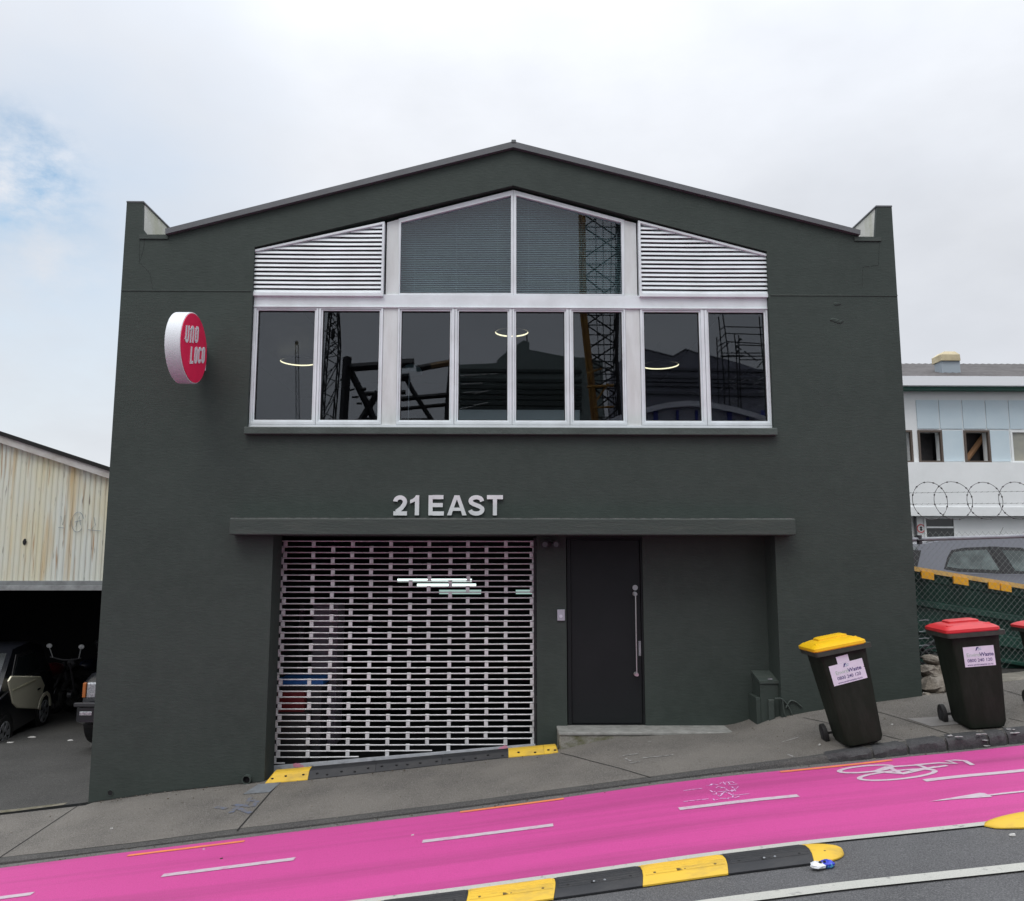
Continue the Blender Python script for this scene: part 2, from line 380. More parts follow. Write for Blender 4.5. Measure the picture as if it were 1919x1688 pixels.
# lintel over the ground floor opening
ly = -.19
la, lb = at_y(430,972,ly), at_y(1491,974,ly)
mb = MB(); mb.box(la.x, lb.x, ly, -.0005, at_y(950,1002.5,ly).z, at_y(950,971.5,ly).z)
mb.build('lintel', GREENB, BL, bevel=.012)
MB().box(la.x+.01, lb.x-.01, ly+.006, -.001, at_y(950,971.5,ly).z-.002, at_y(950,971.5,ly).z+.006).build('lintel_top_edge', mat('pale_edge', (.16,.17,.16), .8, (.07,.08,.075), 12, lo=.4, hi=.6), BL)  # paler, patchy strip along the top edge of the lintel
MB().box(X(457,-.07,806), X(1457,-.07,806), -.075, .05, Z(814,-.07), Z(800.5,-.07)).build('sill', mat('sill_paint', (.070,.090,.080), .5, (.050,.064,.056), 6, stretch=(.5,1,1), bump=.3, bscale=30), BL, bevel=.008)
# --- window band
FY = .10
def bx(px): return X(px, FY, 690)
zc0, zc1 = Z(797, FY), Z(579, FY)                        # casement row
zt1 = Z(554, FY)
MB().box(wx0+.002, wx1-.002, .055, .15, zc1+.012, zt1-.004).build('transom', WHITEF, BL, bevel=.004)
MB().box(wx0+.004, wx1-.004, .042, .15, zc1-.004, zc1+.0115).build('transom_drip', WHITEF, BL, bevel=.002)
MB().box(wx0+.004, wx1-.004, .05, .16, wz0-.005, zc0-.003).build('window_base_rail', WHITEF, BL)
for a, b in ((717.5,744.5), (1173,1199.5)):
    MB().box(bx(a), bx(b), .065, .15, zc0-.002, zc1-.005).build('mullion_panel', WHITEP, BL)
PANE = glass('window_glass', (.70,.74,.76))
for k, (a, b, g0, g1) in enumerate([(469,595.2,481.5,588),(596,717,603.5,710),(745,851.6,751.5,843),(852.4,959.2,859.5,951),(960,1066.4,967,1058),(1067.2,1172.5,1074.5,1166),(1200.2,1320.4,1207.5,1311),(1321.2,1445,1329,1433.5)]):
    x0, x1 = max(bx(a), wx0+.004), min(bx(b), wx1-.004); q0, q1 = bx(g0), bx(g1); gz0, gz1 = Z(788.5, FY), Z(585, FY)
    mb = MB(); mb.prism([(x0,zc0),(x1,zc0),(x1,zc1-.006),(x0,zc1-.006)], .052, .135, holes=[[(q0-.020,gz0-.020),(q1+.020,gz0-.020),(q1+.020,gz1+.020),(q0-.020,gz1+.020)]])
    w = mb.build('window', WHITEF, BL, bevel=.003)
    mb = MB(); mb.ring(q0-.0195, q1+.0195, gz0-.0195, gz1+.0195, .0195, .066, .13); mb.build('sash', WHITEF, w, bevel=.004)
    mb = MB(); mb.ring(q0-.001, q1+.001, gz0-.001, gz1+.001, .007, .078, .125); mb.build('glazing_seal', RUBBERSEAL, w)
    MB().box(q0+.004, q1-.004, FY-.003, FY+.003, gz0+.004, gz1-.004).build('pane', PANE, w)
# --- gable lights, louvres
yy = .085
for s_, o_, g_ in ((0, [(747.5,553.5),(962,553.5),(962,357),(747.5,411)], [(752,550),(957.5,550),(957.5,367.5),(752,418)]),
                   (1, [(962,553.5),(1169.5,554),(1169.5,413),(962,357)], [(967.5,551),(1163.5,552),(1163.5,418),(967.5,367.5)])):
    O = pz(o_, yy); G = pz(g_, yy)
    if s_ == 0: O[1] = (O[1][0]-.001, O[1][1]); O[2] = (O[2][0]-.001, O[2][1])
    else: O[0] = (O[1][0]*0+pz([(962,553.5)],yy)[0][0]+.001, O[0][1]); O[3] = (O[0][0], O[3][1])
    G[1] = (G[2][0], G[1][1]); G[0] = (G[3][0], G[0][1])
    mb = MB(); mb.prism(O, .062, .14, holes=[G]); w = mb.build('gable_window', WHITEF, BL, bevel=.003)
    mb = MB(); mb.prism([(q[0], q[1]) for q in G], FY-.003, FY+.003); mb.build('pane', PANE, w)
    # blind: tilted slats following the raking head
    zb = G[0][1]; mb = MB(); k = 0
    while True:
        z = zb+.012+k*.0235; k += 1
        if s_ == 0:
            (xa, z_a), (xb, z_b) = G[3], G[2]
        else: (xa, z_a), (xb, z_b) = G[3], G[2]
        lo_, hi_ = min(z_a, z_b), max(z_a, z_b)
        if z > hi_-.03: break
        x0, x1 = G[0][0], G[1][0]
        if z > lo_:
            xs_ = xa+(xb-xa)*(z-z_a)/(z_b-z_a)
            if z_b > z_a: x0 = max(x0, xs_)
            else: x1 = min(x1, xs_)
        x0 -= .02; x1 += .02
        mb.add([(x0,.205,z),(x1,.205,z),(x1,.228,z+.017),(x0,.228,z+.017),(x0,.2055,z+.0015),(x1,.2055,z+.0015),(x1,.2285,z+.0185),(x0,.2285,z+.0185)],
               [(0,1,2,3),(7,6,5,4),(0,4,5,1),(2,6,7,3),(1,5,6,2),(0,3,7,4)])
    for t in (.12, .5, .88):
        xx = G[0][0]+(G[1][0]-G[0][0])*t
        hz = G[3][1]+(G[2][1]-G[3][1])*t
        mb.box(xx-.001, xx+.001, .2035, .2045, zb, hz-.03)
    mb.build('blind', BLIND, w)
for a, b in ((723,747), (1170,1194)):
    za_ = at_y(a, 560, yy).z; P = pz([(a,553.8),(b,553.8)], yy)
    ta = pz([(a, 417.5 if a < 900 else 413), (b, 411 if a < 900 else 419)], yy)
    mb = MB(); mb.prism([P[0], (P[1][0], P[0][1]), (P[1][0], ta[1][1]), (P[0][0], ta[0][1])], .072, .14); mb.build('jamb_panel', WHITEP, BL)
for s_, fr in ((0, [(473.5,555),(721.5,555),(721.5,416.5),(473.5,470)]), (1, [(1195,557),(1441,557),(1441,478.5),(1195,414.5)])):
    ly_ = .05; P = pz(fr, ly_)
    P[1] = (P[2][0], P[0][1]); P[0] = (P[3][0], P[0][1])
    t = .028; zb = P[0][1]
    if s_ == 0: G = [(P[0][0]+t, zb+t+.012), (P[1][0]-t, zb+t+.012), (P[2][0]-t, P[2][1]-t*1.05-.006), (P[3][0]+t, P[3][1]-t*.75)]
    else: G = [(P[0][0]+t, zb+t+.012), (P[1][0]-t, zb+t+.012), (P[2][0]-t, P[2][1]-t*.75), (P[3][0]+t, P[3][1]-t*1.05-.006)]
    mb = MB(); mb.prism(P, .018, .145, holes=[G]); lv = mb.build('louvre_vent', WHITEF, BL, bevel=.003)
    mb = MB(); k = 0; (xa, z_a), (xb, z_b) = G[3], G[2]
    while True:
        z = G[0][1]+.006+k*.0535; k += 1
        if z > max(z_a, z_b)-.02: break
        x0, x1 = G[0][0]-.01, G[1][0]+.01
        if z+.02 > min(z_a, z_b):
            xs_ = xa+(xb-xa)*(z+.02-z_a)/(z_b-z_a)
            if z_b > z_a: x0 = max(x0, xs_-.03)
            else: x1 = min(x1, xs_+.03)
        sag = .006*math.sin(k*1.7)
        pr = [(.032, z+.002), (.040, z+.029), (.088, z+.056), (.092, z+.053), (.045, z+.028), (.036, z-.002)]
        mb.loft([[(x0, q[0], q[1]) for q in pr], [((x0+x1)/2, q[0], q[1]-.004) for q in pr], [(x1, q[0], q[1]) for q in pr]])
    mb.build('louvre_blade', WHITEF, lv)
    mb = MB(); mb.prism(G, .135, .142); mb.build('dark_backing', BLACK, lv)  # solid black sheet added to stand in for the darkness behind the blades
# --- rooms behind the windows and the shutter
ux0, ux1 = xl+.21, xr-.21
mb = MB()
mb.box(ux0, ux1, 8.0, 8.1, .56, 4.3).box(ux0, ux1, .40, 8.1, .46, .555)
mb.build('upper_floor', DARKIN, BL)
mb = MB(); mb.box(ux0, ux1, .40, 8.1, 3.75, 3.80); mb.build('ceiling', DARKIN, BL)
MB().box(ox0-.3, ux1, 6.0, 6.1, -3.3, .45).build('workshop_partition', DARKIN, BL)
MB().box(ux0, ux1, .60, 6.1, -2.75, -2.62).build('workshop_floor', DARKIN, BL)
# --- ground floor recess
ry = .38
px0, px1 = X(1006,ry,1200), X(1062,ry,1200)
MB().box(px0, px1, ry+.001, .62, -3.2, .449).build('pier', GREEN, BL)
MB().box(X(1207,ry,1200), xr-.201, ry+.001, .62, -3.2, .449).build('recess_wall', GREEN, BL)
MB().box(ox0-.4, ox0-.11, ry+.001, .62, -3.2, .449).build('recess_wall', GREEN, BL)
MB().box(px1+.001, X(1207,ry,1200)-.001, ry+.012, .62, Z(1009,ry), .448).build('door_head', DOOR, BL)
MB().box(ox0-.10, px0-.001, .55, .66, Z(1006,.5), .448).build('shutter_box', BLACK, BL)
stz = at_y(1250, 1371.5, .03).z
sx0, sx1 = X(1048, .02, 1390), ox1-.002
STEPM = mat('mossy_concrete', (.26,.255,.225), .88, (.10,.105,.045), 4.5, 8, (1,1,1.6), lo=.45, hi=.62, spk=(.14,.12,.10), spk_scale=60, spk_amt=.6, bump=.5, bscale=40)
STEPT = mat('pale_concrete_edge', (.30,.30,.28), .8, (.20,.20,.185), 8, bump=.3, bscale=60)
MB().box(sx0, sx1, .018, .60, -2.6, stz-.035).build('step', STEPM, BL, bevel=.012)
MB().box(sx0-.006, sx1, .008, .60, stz-.0345, stz).build('step_nosing', STEPT, BL, bevel=.010)
# door
dx0, dx1 = px1+.012, X(1206,.44,1200)-.008
dz0, dz1 = stz+.006, Z(1010,.44)
d_ = MB().box(dx0+.045, dx1-.02, .43, .475, dz0+.01, dz1-.012).build('door', DOOR, BL, bevel=.004)
mb = MB(); mb.prism([(dx0,dz0),(dx1+.02,dz0),(dx1+.02,dz1),(dx0,dz1)], .405, .49, holes=[[(dx0+.042,dz0+.006),(dx1-.017,dz0+.006),(dx1-.017,dz1-.01),(dx0+.042,dz1-.01)]])
mb.build('door_frame', DOOR, BL)
mb = MB()
h0, h1 = at_y(1191,1113,.36), at_y(1193.5,1264,.36)
mb.tube([h0, h1], .0085, 10); 
for h in (h0, h1):
    mb.disc((h.x,0,h.z), 1, .026, .026, .414, .429, 20); mb.tube([(h.x,.36,h.z),(h.x,.42,h.z)], .008, 8); mb.disc((h.x,0,h.z), 1, .02, .016, .345, .375, 16)
mb.build('pull_handle', STEEL, d_, smooth=True)
p = at_y(1190,1101,.42); MB().disc((p.x,0,p.z), 1, .032, .030, .405, .429, 20).build('deadlock', STEEL, d_, smooth=True)
a, b = at_y(1197,1229,.42), at_y(1201,1201,.42); MB().box(a.x, b.x, .418, .4295, a.z, b.z).build('lock_plate', GALV, d_, bevel=.002)
# roller shutter
sy = .47
shx0, shx1 = X(521,sy,1200)-.055, px0-.003
RA = [532.5,586,659,732,804,877,948,996.5]; RB = [526.5,623,695,769,843.5,912,1001]
za0, za1 = at_y(512,1434,sy), at_y(1003,1392.5,sy)
def rail_z(x): return za0.z+(za1.z-za0.z)*(x-za0.x)/(za1.x-za0.x)
pitch = .0672; ztop = Z(1014, sy); mb = MB(); k = 0
while True:
    z = ztop-k*pitch; k += 1
    if z < rail_z(shx0)+.02: break
    xe = shx1-.002
    if z < rail_z(xe)+.015: xe = za0.x+(za1.x-za0.x)*(z-.015-za0.z)/(za1.z-za0.z)
    xs0 = shx0+.02+(.012 if k % 2 else 0)
    # slight waviness of the hand-hung rods
    mb.tube([(xs0, sy, z+random.uniform(-.002,.002)), ((xs0+xe)/2, sy, z-.003+random.uniform(-.002,.002)), (xe, sy, z+random.uniform(-.002,.002))], .0078, 7)
    for q in (RA if k % 2 else RB):
        xx = X(q, sy, 1100)+random.uniform(-.004,.004)
        if xx < xs0+.01: xx = xs0+.02
        if rail_z(xx) > z-pitch+.012: continue
        mb.box(xx-.0215, xx+.0215, sy-.011, sy+.011, z-pitch+.010, z-.010)
        mb.tube([(xx-.0225, sy, z),(xx+.0225, sy, z)], .0105, 7); mb.tube([(xx-.0225, sy, z-pitch),(xx+.0225, sy, z-pitch)], .0105, 7)
sh = mb.build('roller_shutter', ALU, BL, smooth=True)
mb = MB(); mb.prism([(za0.x-.04, za0.z-.24), (za1.x, za1.z-.24), (za1.x, za1.z), (za0.x-.04, za0.z)], .43, .455)
n = 9
for i in range(n):
    x = za0.x+.1+(za1.x-za0.x-.2)*i/(n-1); mb.disc((x,0,rail_z(x)-.012), 1, .017, .015, .422, .44, 10)
mb.build('bottom_rail', mat('pale_galvanised', (.56,.58,.61), .5, (.42,.44,.47), 9, metal=.1, bump=.1, bscale=40), sh)
for a, b in ((548,566), (928,952)):
    c = at_y((a+b)/2, 1437 if a < 700 else 1403, .428); mb = MB()
    for q in range(5): mb.ball((c.x+random.uniform(-.045,.045), .4295, c.z+random.uniform(-.022,.022)), .035, .0012, .022, 8, .3)
    mb.build('paint_mark', PINKMK, sh)
for xx in (ox0-.095, px0-.02): MB().box(xx-.012, xx+.016, .44, .50, -2.6, Z(1008,sy)).build('shutter_guide', RBLACK, BL)
# --- lettering over the lintel: 2 1 E A S T
LT = thing('building_lettering', 'six raised pale grey capitals and digits reading 21 EAST above the lintel', 'sign', tuple(at_y(840,966,0)))
lz0, lz1 = at_y(840,965.5,-.02).z, at_y(840,928,-.02).z; LH = lz1-lz0; sw = .215
LETM = mat('letter_enamel', (.72,.73,.74), .4, (.60,.61,.62), 6)
def put(px_a, px_b, strokes, w=sw):
    xa, xb = at_y(px_a,947,-.02).x, at_y(px_b,947,-.02).x
    mb = MB(); glyph(mb, strokes, w, lambda u, v, a: (xa+u*LH, a, lz0+v*LH), -.028, -.004)
    mb.build('letter', LETM, LT)
    return (xb-xa)/LH
def wd(a, b): return (at_y(b,947,-.02).x-at_y(a,947,-.02).x)/LH
w2 = wd(736.8,763)
put(736.8,763, [[(.105,.69)]+arc(w2/2-.005,.665,w2/2-.105,.23,165,-38,12)+[(.42,.36),(.17,.17)], [(0.02,.095),(w2,.095)]], .205)
w1 = wd(768.5,785.5)
xa_ = at_y(768.5,947,-.02).x
mb = MB(); mb.prism([(xa_+u*LH, lz0+v*LH) for u, v in ((w1-.21,0),(w1,0),(w1,1),(w1-.165,1),(w1-.225,.90),(w1-.33,.815),(0,.765),(0,.60),(.10,.625),(w1-.21,.70))], -.028, -.004); mb.build('letter', LETM, LT)
wE = wd(803,832)
put(803,832, [[(.105,0),(.105,1)], [(.2,.91),(wE-.03,.91)], [(.2,.51),(wE-.06,.51)], [(.2,.09),(wE,.09)]], .205)
wA = wd(838,874.5)
xa_ = at_y(838,947,-.02).x; h_ = wA/2
mb = MB(); mb.prism([(xa_+u*LH, lz0+v*LH) for u, v in ((0,0),(.215,0),(.285,.225),(wA-.285,.225),(wA-.215,0),(wA,0),(h_+.125,1),(h_-.125,1))], -.028, -.004, holes=[[(xa_+u*LH, lz0+v*LH) for u, v in ((.335,.385),(wA-.335,.385),(h_,.80))]])
mb.build('letter', LETM, LT)
wS = wd(877,908)
S_ = [(wS-.12,.70)]+arc(wS/2,.72,wS/2-.13,.185,8,180,10)[1:]+[(.16,.635),(.28,.56),(wS/2,.51),(wS-.24,.44)]+arc(wS/2,.285,wS/2-.105,.195,20,-172,12)
put(877,908, [S_], .205)
wT = wd(912.5,942.5)
put(912.5,942.5, [[(wT/2,0),(wT/2,.83)], [(0,.91),(wT,.91)]], .205)
# --- round projecting sign
m_ = 8.9; Rr = .395; yc = m_-9.4; xf = -3.425; zc = at_x(354,646,xf).z
SG = thing('round_sign', 'round red and white drum sign projecting from the green wall, lettered UNO LOCO', 'sign', (xf-.08, 0, zc))
RIM = mat('sign_white_enamel', (.74,.76,.79), .5, spec=.25)
SRED = mat('sign_red_face', (.86,.026,.105), .4, (.80,.023,.095), 3, spec=.25)
MB().disc((0,yc,zc), 0, Rr, Rr, xf-.165, xf, 72).build('drum', RIM, SG, smooth=True, bevel=.006)
fr_ = thing
MB().disc((0,yc,zc), 0, Rr-.012, Rr-.012, xf+.001, xf+.006, 72).build('sign_face', SRED, SG)
MB().disc((0,yc,zc), 0, Rr-.035, Rr-.035, xf-.168, xf-.1655, 72).build('sign_face', SRED, SG)
MB().box(xf-.13, xf-.04, yc+Rr-.02, -.001, zc-.14, zc+.14).build('bracket', RIM, SG)
def put_sign(word, y0, z0, cw, ch, gap):
    for ch_ in word:
        r = cw/2; t = .033
        i = t/2
        if ch_ == 'U': st = [[(i,ch)]+[(i,r)]+arc(r,r,r-i,r-i,180,360,8)+[(cw-i,ch)]]
        elif ch_ == 'N': st = [[(i,0)]+[(i,ch-r)]+arc(r,ch-r,r-i,r-i,180,0,8)+[(cw-i,0)]]
        elif ch_ == 'O': st = [('c', arc(r,r,r-i,r-i,180,360,8)+arc(r,ch-r,r-i,r-i,0,180,8))]
        elif ch_ == 'L': st = [[(i,ch),(i,i),(cw,i)]]
        elif ch_ == 'C': st = [arc(r,ch-r,r-i,r-i,-10,180,8)+arc(r,r,r-i,r-i,180,370,8)]
        mb = MB(); glyph(mb, st, t, lambda u, v, a, y0=y0: (a, y0+u+.05*v, z0+v+.25*(y0+u-yc)), xf+.0065, xf+.012); mb.build('letter', RIM, SG)
        y0 += cw+gap
put_sign('UNO', yc-.285, zc+.06, .10, .195, .035)
put_sign('LOCO', yc-.115, zc-.175, .088, .195, .022)
# --- small fixtures
p = at_y(1051,1152,.36); IC = thing('intercom', 'small pale square intercom plate on the pier left of the dark door', 'intercom', (p.x, .38, p.z))
a, b = at_y(1044.5,1163,.36), at_y(1058.5,1142,.36)
MB().box(a.x, b.x, .355, .3805, a.z, b.z).build('plate', mat('intercom_grey', (.42,.42,.48), .4), IC, bevel=.005)
MB().disc((p.x,0,(a.z+b.z)/2-.012), 1, .02, .018, .348, .356, 18).build('button', mat('intercom_button', (.62,.62,.70), .35), IC)
p = at_y(1031,1017,.3); FL = thing('flood_light', 'dark twin headed flood light tucked under the lintel beside the door', 'light', (p.x, .38, p.z))
mb = MB(); mb.disc((p.x,0,p.z), 1, .05, .05, .345, .38, 18); mb.build('base', RBLACK, FL)
for s_ in (-1, 1):
    mb = MB(); mb.tube([(p.x+s_*.02,.345,p.z),(p.x+s_*.055,.30,p.z-.012)], .012, 8); mb.disc((p.x+s_*.066,0,p.z-.02), 1, .036, .046, .30, .245, 16)
    mb.build('lamp_head', RBLACK, FL)
    MB().disc((p.x+s_*.066,0,p.z-.02), 1, .03, .03, .2445, .241, 16).build('lens', mat('lamp_lens', (.10,.10,.11), .2), FL)
p = at_y(1440,1360,.06); UB = thing('meter_box', 'dark green painted meter box with sloping lid in the recess corner', 'utility box', (p.x, .1, p.z))
a, b = at_y(1424.5,1290,.08).x, at_y(1459,1290,.08).x; zt = at_y(1440,1273,.08).z
mb = MB(); mb.prism([(.08,-2.2),(.08,zt-.02),(.37,zt+.05),(.37,-2.2)], a, b, fn=lambda u, v, q: (q, u, v)); mb.build('body', GREEN, UB, bevel=.008)
mb = MB(); mb.prism([(.068,zt-.045),(.068,zt-.018),(.372,zt+.06),(.372,zt+.03)], a-.008, b+.008, fn=lambda u, v, q: (q, u, v)); mb.build('lid', GREENB, UB)
c = at_y(1443,1271.5,.066); MB().box(c.x-.025, c.x+.025, .060, .067, c.z-.010, c.z+.002).build('lid_catch', GALV, UB)
a2 = at_y(1417.5,1330,.08).x; z2 = at_y(1420,1307,.08).z
MB().box(a2, a-.002, .075, .37, -2.2, z2).build('side_box', GREEN, UB, bevel=.006)
c0 = at_y(1439,1310,.07); c1 = at_y(1450,1310,.07); MB().box(c0.x, c1.x, .045, .0795, -2.2, c0.z).build('conduit_cover', GREENB, UB, bevel=.01)
CB = thing('loose_cable', 'dark green painted cables looping out of the meter box to the ground', 'cable', (at_y(1470,1345,-.02).x, 0, -1.85))
mb = MB()
for pl in ([(1452,1309),(1464,1308),(1474,1318),(1482,1332),(1486,1345)], [(1467,1310),(1468,1330),(1473,1345),(1478,1350)], [(1478,1316),(1483,1312),(1492,1315),(1503,1325)], [(1473,1326),(1478,1316),(1483,1312)]):
    P = [at_y(a, b, -.015) for a, b in pl]; S = []
    for i in range(len(P)-1):
        for k in range(4): S.append(P[i].lerp(P[i+1], k/4))
    S.append(P[-1]); 
    for _ in range(3): S = [S[0]]+[(S[i-1]+S[i]*2+S[i+1])/4 for i in range(1, len(S)-1)]+[S[-1]]
    mb.tube(S, .009, 7)
mb.build('cable_run', GREENB, CB, smooth=True)
for (px, py, r_, lab, g) in ((463,1460,.05,'round drain pipe end sticking out of the wall left of the yellow ramp piece',1), (206,1486,.034,'small dark drain outlet low in the wall near its left corner',0)):
    p = at_y(px, py, -.01); DP = thing('drain_pipe', lab, 'pipe', (p.x, 0, p.z))
    n = 24; mb = MB(); a = [(r_*math.cos(2*math.pi*k/n), r_*math.sin(2*math.pi*k/n)) for k in range(n)]
    mb.prism([(p.x+u, p.z+v) for u, v in a], -.045 if g else -.006, -.0005, holes=[[(p.x+u*.78, p.z+v*.78) for u, v in a]]); mb.build('pipe_end', GREENB if g else GREEN, DP)
    MB().disc((p.x,0,p.z), 1, r_*.79, r_*.79, -.003, -.001, n).build('bore', BLACK, DP)
# --- threshold ramp pieces in front of the shutter
rA, rB = at_y(508,1447.5,0), at_y(1044,1397.5,0)
def rtop(x): return rA.z+(rB.z-rA.z)*(x-rA.x)/(rB.x-rA.x)
def ramp(xa, xb, m, label, first=False, last=False):
    o = thing('threshold_ramp', label, 'ramp', ((xa+xb)/2, 0, pave((xa+xb)/2, 0)), group='rubber ramp pieces along the shutter threshold')
    secs = []; n = 14
    for i in range(n+1):
        t = i/n; x = xa+(xb-xa)*t; g = 1.0
        if first and t < .14: g = .2+.8*t/.14
        if last and t > .90: g = .3+.7*(1-t)/.10
        z0 = pave(x, -.10); zt = z0+(rtop(x)-z0)*g
        secs.append([(x, -.10, z0-.03), (x, -.10, z0+.008), (x, -.03, z0+(zt-z0)*.86), (x, .0, zt), (x, .10, zt+.002), (x, .10, z0-.2)])
    mb = MB(); mb.loft(secs); mb.build('tread', m, o)
    L_ = xb-xa; k = max(2, int(L_/.13))
    for i in range(k):
        mb = MB(); x = xa+L_*(i+.5)/k+random.uniform(-.02,.02); y = -.07+random.uniform(-.008,.02); z0 = pave(x, -.10); zc_ = z0+.008+(rtop(x)-z0)*.80*(y+.10)/.07
        mb.ball((x, y, zc_), .016, .012, .009, 8); mb.build('bolt_hole', BLACK, o)
    return o
RX = [X(497,-.1,1462), X(577,-.1,1456), X(703,-.1,1440), X(828,-.1,1428), X(953,-.1,1413), X(1020,-.1,1406), X(1046,-.1,1404)]
ramp(RX[0], RX[1]-.003, RYEL, 'yellow rubber ramp piece at the left end of the shutter threshold', first=True)
ramp(RX[1], RX[2]-.003, RBLACK, 'black rubber ramp piece next to the left yellow one')
ramp(RX[2], RX[3]-.003, RBLACK, 'black rubber ramp piece in the middle of the threshold')
ramp(RX[3], RX[4]-.003, RBLACK, 'black rubber ramp piece next to the right yellow one')
ramp(RX[4], RX[5]-.003, RYEL, 'long yellow rubber ramp piece at the right of the shutter')
ramp(RX[5], RX[6], RYEL, 'short yellow rubber end piece against the mossy step', last=True)
# --- things inside
def glow(name, col, s): return mat(name, (.8,.8,.8), .5, emit=col, estr=s)
RINGE = glow('ring_led', (1.0,.86,.55), 2.6)
for (px, py, y, r_, lab) in ((560,676.5,4.6,.335,'glowing ring pendant seen through the far left window'), (959,621.5,2.8,.275,'glowing ring pendant behind the two middle windows'), (1237,683,4.6,.345,'glowing ring pendant seen through the right hand windows')):
    p = at_y(px, py, y); o = thing('ring_light', lab, 'light', tuple(p), group='ring lights hanging in the upper room')
    n = 64; mb = MB(); secs = []
    for k in range(n): w = 2*math.pi*k/n; secs.append([(p.x+math.cos(w)*q, p.y+math.sin(w)*q, p.z+h) for q, h in ((r_,-.014),(r_,.014),(r_-.02,.014),(r_-.02,-.014))])
    secs.append(secs[0]); mb.loft(secs, caps=False); mb.build('ring', DARKIN, o)
    mb = MB(); secs = []
    for k in range(n): w = 2*math.pi*k/n; secs.append([(p.x+math.cos(w)*q, p.y+math.sin(w)*q, p.z+h) for q, h in ((r_-.024,-.013),(r_-.024,.009),(r_-.021,.009),(r_-.021,-.013))])
    secs.append(secs[0]); mb.loft(secs, caps=False); mb.build('led_strip', RINGE, o)
    mb = MB()
    for k in range(3): w = 2*math.pi*k/3+.5; mb.tube([(p.x+math.cos(w)*r_, p.y+math.sin(w)*r_, p.z+.014), (p.x, p.y, 3.75)], .0015, 4)
    mb.build('wire', BLACK, o)
p = at_y(771,700,1.3); pb = at_y(765,800,1.3)
o = thing('floor_lamp', 'pale dome shaded lamp on a thin white pole inside the third window', 'lamp', (p.x, 1.3, .555))
mb = MB(); n = 24; secs = []
for i in range(9):
    t = i/8*math.pi/2; secs.append([(p.x+.0+.145*math.cos(t)*math.cos(2*math.pi*k/n), 1.3+.145*math.cos(t)*math.sin(2*math.pi*k/n), p.z-.0+.13*math.sin(t)+0) for k in range(n)])
mb.loft(secs); mb.build('lamp_shade', mat('lamp_shade', (.30,.40,.41), .5), o, smooth=True)
MB().tube([(pb.x,1.3,.56),(pb.x,1.3,p.z)], .008, 8).tube([(pb.x,1.3,.556),(pb.x,1.3,.575)], .14, 20).build('pole', mat('lamp_pole', (.6,.6,.62), .4), o)
a, b = at_y(860,767.5,.75), at_y(1087,800,.75)
MB_ = MB().box(a.x, b.x, .75, 1.15, .556, a.z).build('cabinet', mat('cabinet_white', (.55,.56,.56), .5), None, bevel=.006)
tag(MB_, 'low pale cabinet standing behind the bottom of the middle windows', 'cabinet')
TUBE = glow('tube_lamp', (.80,1.0,.95), 2.2); TUBE2 = glow('tube_panel', (.55,.85,.78), .55)
for (xa, xb, py, y, m, lab) in ((743,885,1087.5,2.2,TUBE,'long lit fluorescent tube nearest the roller shutter'), (780,893,1096.5,3.2,TUBE,'second lit fluorescent tube behind the roller shutter'), (822,902,1108,4.6,TUBE2,'dim lit ceiling panel behind the middle of the shutter'), (966,1000,1108,4.6,TUBE2,'dim lit ceiling panel behind the right end of the shutter')):
    a, b = at_y(xa, py, y), at_y(xb, py, y)
    o = thing('tube_light', lab, 'light', tuple((a+b)/2), group='lit tubes on the workshop ceiling')
    MB().box(a.x, b.x, y, y+.09, a.z+.026, a.z+.07).build('housing', DARKIN, o)
    if m is TUBE: MB().tube([(a.x+.01,y+.045,a.z), (b.x-.01,y+.045,a.z)], .022, 10).build('tube', m, o)
    else: MB().box(a.x+.01, b.x-.01, y, y+.3, a.z-.045, a.z+.025).build('diffuser', m, o)
    MB().tube([(a.x+.1,y+.045,a.z+.07),(a.x+.1,y+.045,.45)], .003, 4).tube([(b.x-.1,y+.045,a.z+.07),(b.x-.1,y+.045,.45)], .003, 4).build('hanger', DARKIN, o)
a, b = at_y(581,1300,2.4), at_y(634,1132,2.4)
o = thing('storage_locker', 'tall mauve grey locker behind the left side of the shutter', 'locker', (a.x, 2.4, -2.62))
LK = mat('locker_paint', (.26,.22,.27), .6); 
MB().box(a.x, b.x, 2.4, 2.9, -2.615, b.z).build('body', LK, o, bevel=.006)
MB().box(a.x+.02, b.x-.12, 2.385, 2.399, -2.5, b.z-.03).build('door', mat('locker_door', (.34,.30,.36), .6), o, bevel=.004)
a, b = at_y(556,1300,2.6), at_y(571,1135,2.6)
tag(MB().box(a.x, b.x, 2.6, 2.7, -2.615, b.z).tube([(a.x,2.59,b.z-.1),(b.x,2.59,b.z-.1)], .01, 6).build('timber_plank', mat('plank_grey', (.10,.09,.10), .7), None), 'narrow grey plank standing beside the mauve locker in the workshop', 'plank')
a, b = at_y(522,1285,.95), at_y(606,1271,.95)
o = thing('storage_crate', 'dark crate with a bright blue lid just inside the left end of the shutter', 'crate', (a.x, .95, -2.62))
MB().box(a.x+.02, b.x-.02, .97, 1.4, -2.615, a.z-.001).build('body', mat('crate_dark', (.03,.03,.035), .6), o, bevel=.01)
MB().box(a.x, b.x, .95, 1.42, a.z, b.z).build('lid', mat('crate_blue', (.02,.13,.42), .45), o, bevel=.012)
a, b = at_y(524,1304,.90), at_y(574,1294,.90)
tag(MB().box(a.x, b.x, .80, .945, a.z-.17, b.z).box(a.x+.05, b.x-.05, .795, .80, b.z-.12, b.z-.03).build('red_box', mat('box_red', (.15,.010,.013), .5), None, bevel=.006), 'dark red box in front of the blue lidded crate', 'box')
